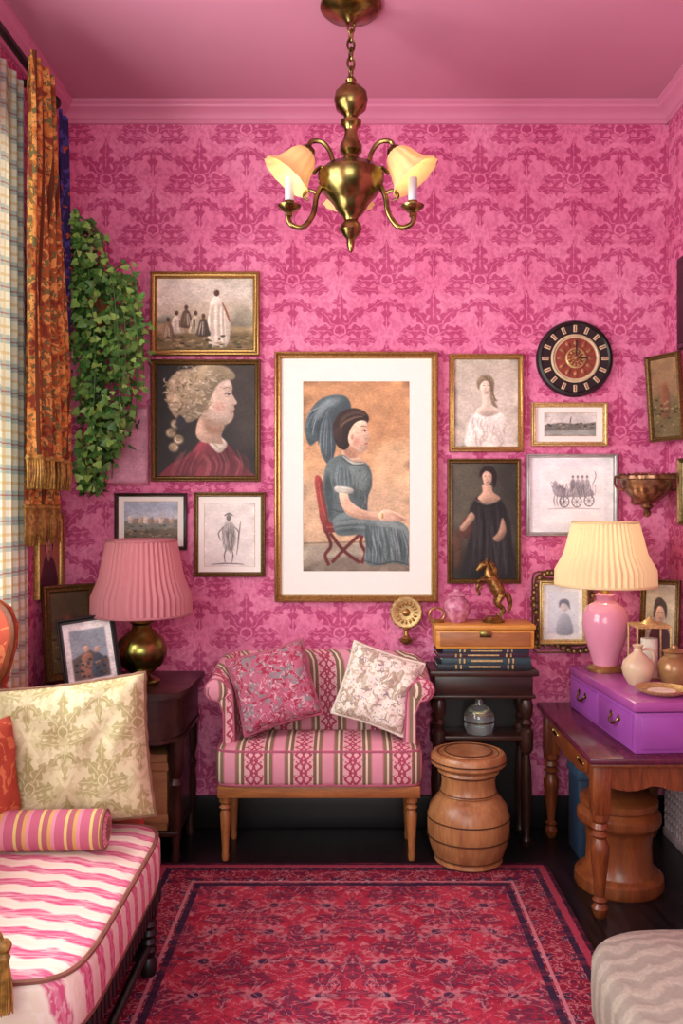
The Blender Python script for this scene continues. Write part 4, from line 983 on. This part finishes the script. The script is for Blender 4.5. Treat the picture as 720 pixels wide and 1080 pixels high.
# ---------------- console table ----------------
b=MB('console_table'); x0,x1,y0,y1,zt=.300,.715,3.24,3.45,.678
b.box(x0,x1,y0,y1,zt-.022,zt,M_DWOOD,.005); b.box(x0+.02,x1-.02,y0+.02,y1-.01,zt-.10,zt-.022,M_DWOOD,.003); b.box(x0+.01,x1-.01,y0+.012,y1-.01,zt-.108,zt-.096,M_DWOOD,.003)
cl=[(0,0),(.014,0),(.02,.02),(.012,.04),(.018,.1),(.022,.2),(.018,.3),(.012,.35),(.026,.37),(.026,.40),(.026,.44),(.014,.45),(.024,.47),(.014,.485),(.024,.51),(.026,.54),(.02,.56),(.026,.575)]
for x in (x0+.04,x1-.04):
    for y in (y0+.045,y1-.04): b.lathe(cl,(x,y,0),M_DWOODZ,20)
b.box(x0+.02,x1-.02,y0+.03,y1-.02,.405,.422,M_DWOOD,.003); b.box(x0+.03,x1-.03,y1-.03,y1-.02,.12,.56,M_BLACK)
b.build()
b=MB('book_stack'); z=.679; CB=['#1E2A33','#2E4A50','#3A2030','#22303E']
for i,(h,w,d,ox) in enumerate(((.022,.36,.17,0),(.024,.34,.16,.008),(.018,.35,.165,-.004),(.016,.33,.155,.006))):
    m=plain('book_cover_%d'%i,CB[i],.5); xc=.51+ox; y_=3.26
    b.box(xc-w/2,xc+w/2,y_,y_+d,z,z+.003,m); b.box(xc-w/2,xc+w/2,y_,y_+d,z+h-.003,z+h,m); b.box(xc-w/2,xc+w/2,y_,y_+.006,z,z+h,m,.002)
    b.box(xc-w/2+.006,xc+w/2-.006,y_+.004,y_+d-.006,z+.003,z+h-.003,plain('book_pages','#DDD2B8',.8))
    for k in (-.3,-.25,.25,.3): b.box(xc+k*w-.003,xc+k*w+.003,y_-.0008,y_+.001,z+.003,z+h-.003,M_GOLD2)
    b.box(xc-.06,xc+.06,y_-.0008,y_+.001,z+h*.35,z+h*.65,M_GOLD2)
    z+=h
b.build(); zb=z+.0005
b=MB('wooden_jewelry_box'); b.box(.325,.70,3.255,3.43,zb,zb+.072,M_BOXW,.005); b.box(.319,.706,3.25,3.435,zb+.072,zb+.092,M_BOXW,.007)
b.box(.34,.685,3.251,3.256,zb+.01,zb+.062,M_OAKX,.002); b.box(.49,.535,3.244,3.254,zb+.045,zb+.068,M_BRASS,.003); b.build(); zq=zb+.0925
b=MB('pink_ginger_jar'); c=(.415,3.34,zq)
b.lathe([(0,0),(.03,0),(.034,.01),(.048,.035),(.052,.06),(.046,.08),(.03,.092),(.03,.1),(.038,.103),(.03,.112),(.014,.12),(.012,.128),(.0,.13)],c,plain('mottled_pink_glaze','#CC8CA0',.2,c2=lin('#A85674')[:3],scale=50),60,pleat=10,amp=.02); b.build()
b=MB('brass_ring_handle_bowl'); c=(.335,3.33,zq)
b.tube([Vector(c)+Vector((.03*math.cos(a),0,.03+.026*math.sin(a))) for a in [2*pi*i/24 for i in range(24)]],.0045,M_GOLD,8,closed=True); b.lathe([(0,0),(.028,0),(.03,.006),(.012,.012),(0,.012)],c,M_GOLD,24); b.build()
b=MB('gilded_horse_figurine'); F=Vector((.555,3.33,zq)); S_=.25
def fp(x,z,y=0): return F+Vector((x*S_,y*S_,z*S_))
M_FIG=plain('old_gold','#A07A42',.35,.8,.3,60,c2=lin('#5A3E20')[:3],bmp=.3)
b.lathe([(0,0),(.042,0),(.044,.008),(.036,.014),(.03,.022),(0,.024)],F,M_FIG,28)
b.tube([fp(.12,.38),fp(.07,.5),fp(0,.62),fp(-.06,.72),(fp(-.09,.84)),fp(-.15,.9)],[.022,.027,.024,.021,.013,.012],M_FIG,12,sm=4)
b.tube([fp(-.09,.86),fp(-.14,.9),fp(-.2,.86),fp(-.25,.80)],[.012,.015,.012,.008],M_FIG,10,sm=4)
for s_ in (-1,1):
    b.tube([fp(.11,.42,.05*s_),fp(.06,.3,.06*s_),fp(.15,.2,.06*s_),fp(.09,.09,.06*s_),fp(.06,.08,.06*s_)],[.018,.013,.008,.006,.008],M_FIG,8,sm=4)
    b.tube([fp(-.04,.66,.06*s_),fp(-.16,.66,.07*s_),fp(-.24,.58-.06*s_,.07*s_),fp(-.2,.5-.06*s_,.07*s_),fp(-.22,.47-.06*s_,.07*s_)],[.014,.01,.007,.005,.006],M_FIG,8,sm=4)
    b.tube([fp(-.11,.92,.03*s_),fp(-.11,1.0,.045*s_)],[.006,.001],M_FIG,6)
b.tube([fp(-.06,.94),fp(0,.86),fp(.03,.74),fp(.07,.66)],[.008,.012,.011,.004],M_FIG,8,sm=4)
b.tube([fp(.14,.42),fp(.22,.42),fp(.26,.3),fp(.24,.12)],[.006,.011,.010,.003],M_FIG,8,sm=4)
b.build()
b=MB('gold_filigree_ornament'); c=Vector((.222,3.43,.765))
b.lathe([(0,-.02),(.015,-.014),(.030,0),(.032,.006),(0,.008)],c,M_GOLD,24); b.lathe([(0,.006),(.022,.008),(.01,.02),(.008,.04),(.014,.046),(.006,.052),(0,.06)],c,M_GOLD,16)
T=Matrix.Translation(c+Vector((0,0,.112)))@Matrix.Rotation(pi/2,4,'X')
b.lathe([(.06,-.004),(.064,0),(.06,.004),(.05,.004),(.046,.002),(0,.002)],(0,0,0),M_GOLD2,40,T)
for i in range(16):
    R=Matrix.Rotation(2*pi*i/16,4,'Z'); b.ball((.038,0,.004),(.01,.005,.004),M_GOLD,8,T@R); b.ball((.062,0,.0),(.006,.006,.005),M_GOLD,8,T@R)
b.ball((0,0,.004),(.016,.016,.008),M_GOLD,12,T); b.box(.212,.232,3.445,YB,.750,.775,M_GOLD); b.build()
b=MB('glass_decanter'); c=(.50,3.33,.4225)
b.lathe([(0,0),(.05,0),(.058,.02),(.058,.07),(.045,.095),(.018,.11),(.014,.13),(.022,.135),(.0,.137)],c,M_GLASS,28); b.ball((c[0],c[1],c[2]+.15),.015,M_GLASS,12)
b.tube([Vector(c)+Vector((.059*math.cos(a),.059*math.sin(a),.045)) for a in [2*pi*i/24 for i in range(24)]],.003,M_BRASS,6,closed=True); b.build()
# ---------------- turned stool ----------------
b=MB('turned_wooden_stool'); c=(.430,3.13,.0085)
b.lathe([(0,0),(.115,0),(.125,.008),(.122,.02),(.128,.028),(.142,.07),(.15,.12),(.15,.165),(.14,.205),(.118,.232),(.1,.245),(.106,.252),(.1,.262),(.097,.29),(.1,.318),(.112,.328),(.108,.338),(.128,.35),(.137,.358),(.137,.385),(.130,.395),(.118,.398),(.11,.394),(.09,.394),(.085,.4),(0,.4)],c,M_STOOL,56)
M_GROOVE=plain('stool_dark_band','#4E2E1C',.4)
for r_,z_ in ((.1275,.03),(.1505,.10),(.150,.165),(.103,.255),(.1015,.320),(.138,.372),(.111,.3945),(.086,.400)): b.tube([Vector(c)+Vector((r_*math.cos(a),r_*math.sin(a),z_)) for a in [2*pi*i/56 for i in range(56)]],.0025,M_GROOVE,5,closed=True)
b.build()
# ---------------- desk ----------------
b=MB('writing_desk'); x0,x1,y0,y1,zt=.745,1.235,2.66,3.43,.517
b.box(x0,x1,y0,y1,zt-.022,zt,M_MAHOY,.006); b.box(x0+.008,x1,y0+.008,y1,zt-.032,zt-.022,M_MAHO,.003)
zA,zB=zt-.032,zt-.105
side=[(y0+.05,zA),(y1-.03,zA),(y1-.03,zB-.02)]
for k in range(1,20):
    s_=k/20; side.append((y1-.03-(y1-y0-.08)*s_,zB+.012-.02*abs(math.cos(s_*pi*3))-(.018 if .42<s_<.58 else 0)))
side.append((y0+.05,zB-.02))
b.prism([(x0+.03,y,z) for y,z in side],(.016,0,0),M_MAHO)
fr_=[(x0+.05,zA),(x1-.03,zA),(x1-.03,zB-.02)]
for k in range(1,16): s_=k/16; fr_.append((x1-.03-(x1-x0-.08)*s_,zB+.012-.02*abs(math.cos(s_*pi*2.5))))
fr_.append((x0+.05,zB-.02))
b.prism([(x,y0+.03,z) for x,z in fr_],(0,.016,0),M_MAHO)
b.box(x0+.02,x0+.031,y0+.12,y1-.12,zA-.05,zA-.01,M_MAHO,.003)
for yy in (2.85,3.2): 
    for k in range(5): b.ball((x0+.022,yy+(k-2)*.018,zA-.03),(.006,.009,.007+.004*(2-abs(k-2))),M_BRASS,8)
dl=[(0,0),(.016,0),(.022,.012),(.026,.03),(.016,.045),(.024,.055),(.014,.065),(.018,.1),(.024,.15),(.029,.2),(.03,.225),(.018,.25),(.03,.262),(.018,.274),(.028,.285),(.022,.30),(.03,.31),(.03,.33)]
for x in (x0+.045,x1-.05):
    for y in (y0+.05,y1-.06):
        b.lathe(dl,(x,y,0),M_MAHO,24); b.box(x-.028,x+.028,y-.028,y+.028,.33,zA,M_MAHO,.004)
b.build()
b=MB('turned_wooden_pedestal'); c=(.925,2.95,0)
b.lathe([(0,0),(.145,0),(.15,.01),(.148,.04),(.138,.05),(.125,.055),(.112,.08),(.108,.14),(.112,.19),(.122,.21),(.135,.218),(.14,.228),(.14,.25),(.13,.262),(.12,.27),(.13,.28),(.13,.30),(.12,.305),(0,.305)],c,wood('chestnut','#62301A','#8E4E28',.3,'z',3),48); b.build()
b=MB('blue_storage_box'); b.box(.84,.93,3.15,3.3,.0,.3,plain('blue_box','#20384F',.6),.006); b.box(.835,.935,3.145,3.305,.29,.33,plain('blue_box_lid','#2A475F',.6),.006); b.build()
b=MB('purple_lacquer_chest'); M_PUR=plain('purple_lacquer','#984AA0',.3,0,.08,8); M_PUR2=plain('magenta_lacquer','#A04C94',.2,0,.06,8)
R=Matrix.Translation((1.065,3.04,.5175))@Matrix.Rotation(math.radians(3.5),4,'Z')
hx,hy=.185,.325
b.box(-hx,hx,-hy,hy,0,.13,M_PUR,.004); b.box(-hx-.005,hx+.0,-hy-.005,hy,.132,.163,M_PUR2,.006)
b.box(-hx-.004,-hx+.001,-hy+.02,-.01,.015,.118,M_PUR,.002); b.box(-hx-.004,-hx+.001,.01,hy-.02,.015,.118,M_PUR,.002); b.box(-hx+.02,hx-.02,-hy-.004,-hy+.001,.015,.118,M_PUR,.002)
for yy in (-.165,.165):
    b.tube([(-hx-.004,yy-.035,.085),(-hx-.016,yy-.025,.068),(-hx-.018,yy,.06),(-hx-.016,yy+.025,.068),(-hx-.004,yy+.035,.085)],.004,M_BRASS,8,sm=3)
    for s_ in (-1,1): b.ball((-hx-.005,yy+.035*s_,.085),(.004,.011,.011),M_BRASS,10)
b.v=[R@v for v in b.v]; b.build(matrix=None)
ZT=.5175+.1635
M_CREAM=plain('cream_pottery','#D6BC9A',.35,0,.12,8); M_TAN=plain('tan_copper_pottery','#B08456',.3,.3,.2,12)
b=MB('gourd_vase'); c=(1.005,2.99,ZT); b.lathe([(0,0),(.032,0),(.036,.006),(.05,.03),(.056,.055),(.05,.08),(.03,.1),(.016,.112),(.013,.125),(.02,.136),(.017,.138),(0,.13)],c,M_CREAM,36)
b.tube([Vector(c)+Vector(q) for q in ((.015,0,.12),(.045,0,.12),(.055,0,.09),(.05,0,.07))],.005,M_CREAM,8,sm=4); b.build()
b=MB('copper_jar'); c=(1.125,2.97,ZT); b.lathe([(0,0),(.036,0),(.04,.008),(.054,.03),(.058,.06),(.05,.085),(.034,.1),(.034,.112),(.042,.118),(.03,.124),(.012,.13),(.01,.138),(0,.14)],c,M_TAN,36); b.build()
b=MB('glass_lantern'); x0,x1,y0,y1=1.03,1.15,3.07,3.17; z0=ZT
for x in (x0,x1):
    for y in (y0,y1): b.tube([(x,y,z0),(x,y,z0+.19)],.004,M_GOLD2,8)
for z in (z0+.004,z0+.185):
    b.tube([(x0,y0,z),(x1,y0,z),(x1,y1,z),(x0,y1,z)],.004,M_GOLD2,6,closed=True)
b.prism([(x0,y0,z0+.188),(x1,y0,z0+.188),(x1,y1,z0+.188),(x0,y1,z0+.188)],(0,0,.006),M_GOLD2)
b.lathe([(.035,.192),(.02,.205),(.006,.212),(.006,.22),(0,.222)],((x0+x1)/2,(y0+y1)/2,z0),M_GOLD2,20)
b.lathe([(0,0),(.03,0),(.03,.14),(0,.142)],((x0+x1)/2,(y0+y1)/2,z0),plain('candle_wax','#E6DEC8',.5),20)
b.build()
b=MB('gold_rim_plate'); c=(1.03,2.83,ZT); b.lathe([(0,0),(.05,0),(.075,.01),(.084,.018),(.085,.022),(.074,.014),(.05,.006),(0,.006)],c,M_GOLD2,48); b.lathe([(0,.0065),(.045,.0065),(.045,.012),(0,.014)],c,plain('plate_cream','#EADFC8',.4),32); b.build()
tframe('leaning_photo_frame',(1.205,3.325,ZT+.172),-.6,.15,.33,-.12,M_DGOLD,'#B5AC90',head,.02)
b=MB('radiator_cover'); M_RAD=plain('pale_pink_paint','#D6BABE',.5,var=.05)
X1=XR-.02
for z in (.0,.40): b.box(X1-.03,X1,2.3,3.40,z,z+.03,M_RAD,.003)
for k in range(38): 
    y=2.3+k*.0295; b.box(X1-.022,X1-.012,y,y+.008,.02,.41,M_RAD)
for k in range(12): b.box(X1-.024,X1-.014,2.3,3.40,.06+k*.029,.068+k*.029,M_RAD)
b.build()
# ---------------- footstool ----------------
b=MB('upholstered_footstool')
m,t,bb=newmat('grey_beige_fabric',.85,spec=.2); x,y,z=coords(t)
n=noise(t,comb(t,x,y,z),9,3,.6); n5=noise(t,comb(t,x,y,z),120,2); s_=(((y/.03+((x/.07).fr()-.5).abs()*1.2+n*3.0))*6.2832*.5).sin()
setc(t,bb,mixc(t,n5.ss(.3,.7)*.35,mixc(t,s_.ss(-.6,.6),'#948C80','#A9A192'),'#80786E')); bump(t,bb,s_+n5,.25,.004)
pip=cushion(b,.565,1.14,1.62,2.17,.06,.245,.05,.04,m,pw=3.6); pip(.20,.005,plain('grey_piping','#7E776E',.8))
for x_ in (.66,1.05):
    for y_ in (1.72,2.07): b.lathe([(0,0),(.018,0),(.024,.03),(.024,.07)],(x_,y_,.0085 if x_<.7 else 0),M_DWOODZ,16)
b.build()
# ---------------- light ----------------
def area(name,loc,rot,sx,sy,e,col):
    l=bpy.data.lights.new(name,'AREA'); l.shape='RECTANGLE'; l.size=sx; l.size_y=sy; l.energy=e; l.color=col
    o=bpy.data.objects.new(name,l); scn.collection.objects.link(o); o.location=loc; o.rotation_euler=rot; return o
area('daylight_window',(XL-.25,(WY0+WY1)/2,1.65),(0,-pi/2,0),1.8,1.7,112,(1,1,.97))
area('rear_softbox',(-.3,-.6,1.6),(pi/2,0,0),1.5,1.3,38,(1,1,.95))  # softbox added behind the camera to fill the room with soft light
def pt(name,loc,e,col,r=.03):
    l=bpy.data.lights.new(name,'POINT'); l.energy=e; l.color=col; l.shadow_soft_size=r; o=bpy.data.objects.new(name,l); scn.collection.objects.link(o); o.location=loc
pt('lamp_bulb',(.965,3.24,1.13),1.1,(1,.82,.58)); pt('lamp_bulb',(-.782,3.19,1.06),.5,(1,.8,.6))
for ang in (math.radians(188),math.radians(-8),math.radians(92)):
    pt('chandelier_bulb',(.18*math.cos(ang),2.77+.18*math.sin(ang),zz(182)),.35,(1,.8,.55),.02)
w=bpy.data.worlds.new('world'); scn.world=w; w.use_nodes=True; w.node_tree.nodes['Background'].inputs[0].default_value=(1,1,.97,1); w.node_tree.nodes['Background'].inputs[1].default_value=1.0
# ---------------- camera ----------------
cd=bpy.data.cameras.new('camera'); cam=bpy.data.objects.new('camera',cd); scn.collection.objects.link(cam); scn.camera=cam
cam.location=(0,0,EYE); cam.rotation_euler=(pi/2,0,0)
cd.sensor_fit='AUTO'; cd.sensor_width=36; cd.lens=30; cd.clip_start=.05
cd.shift_x=-10/1080; cd.shift_y=-5/1080
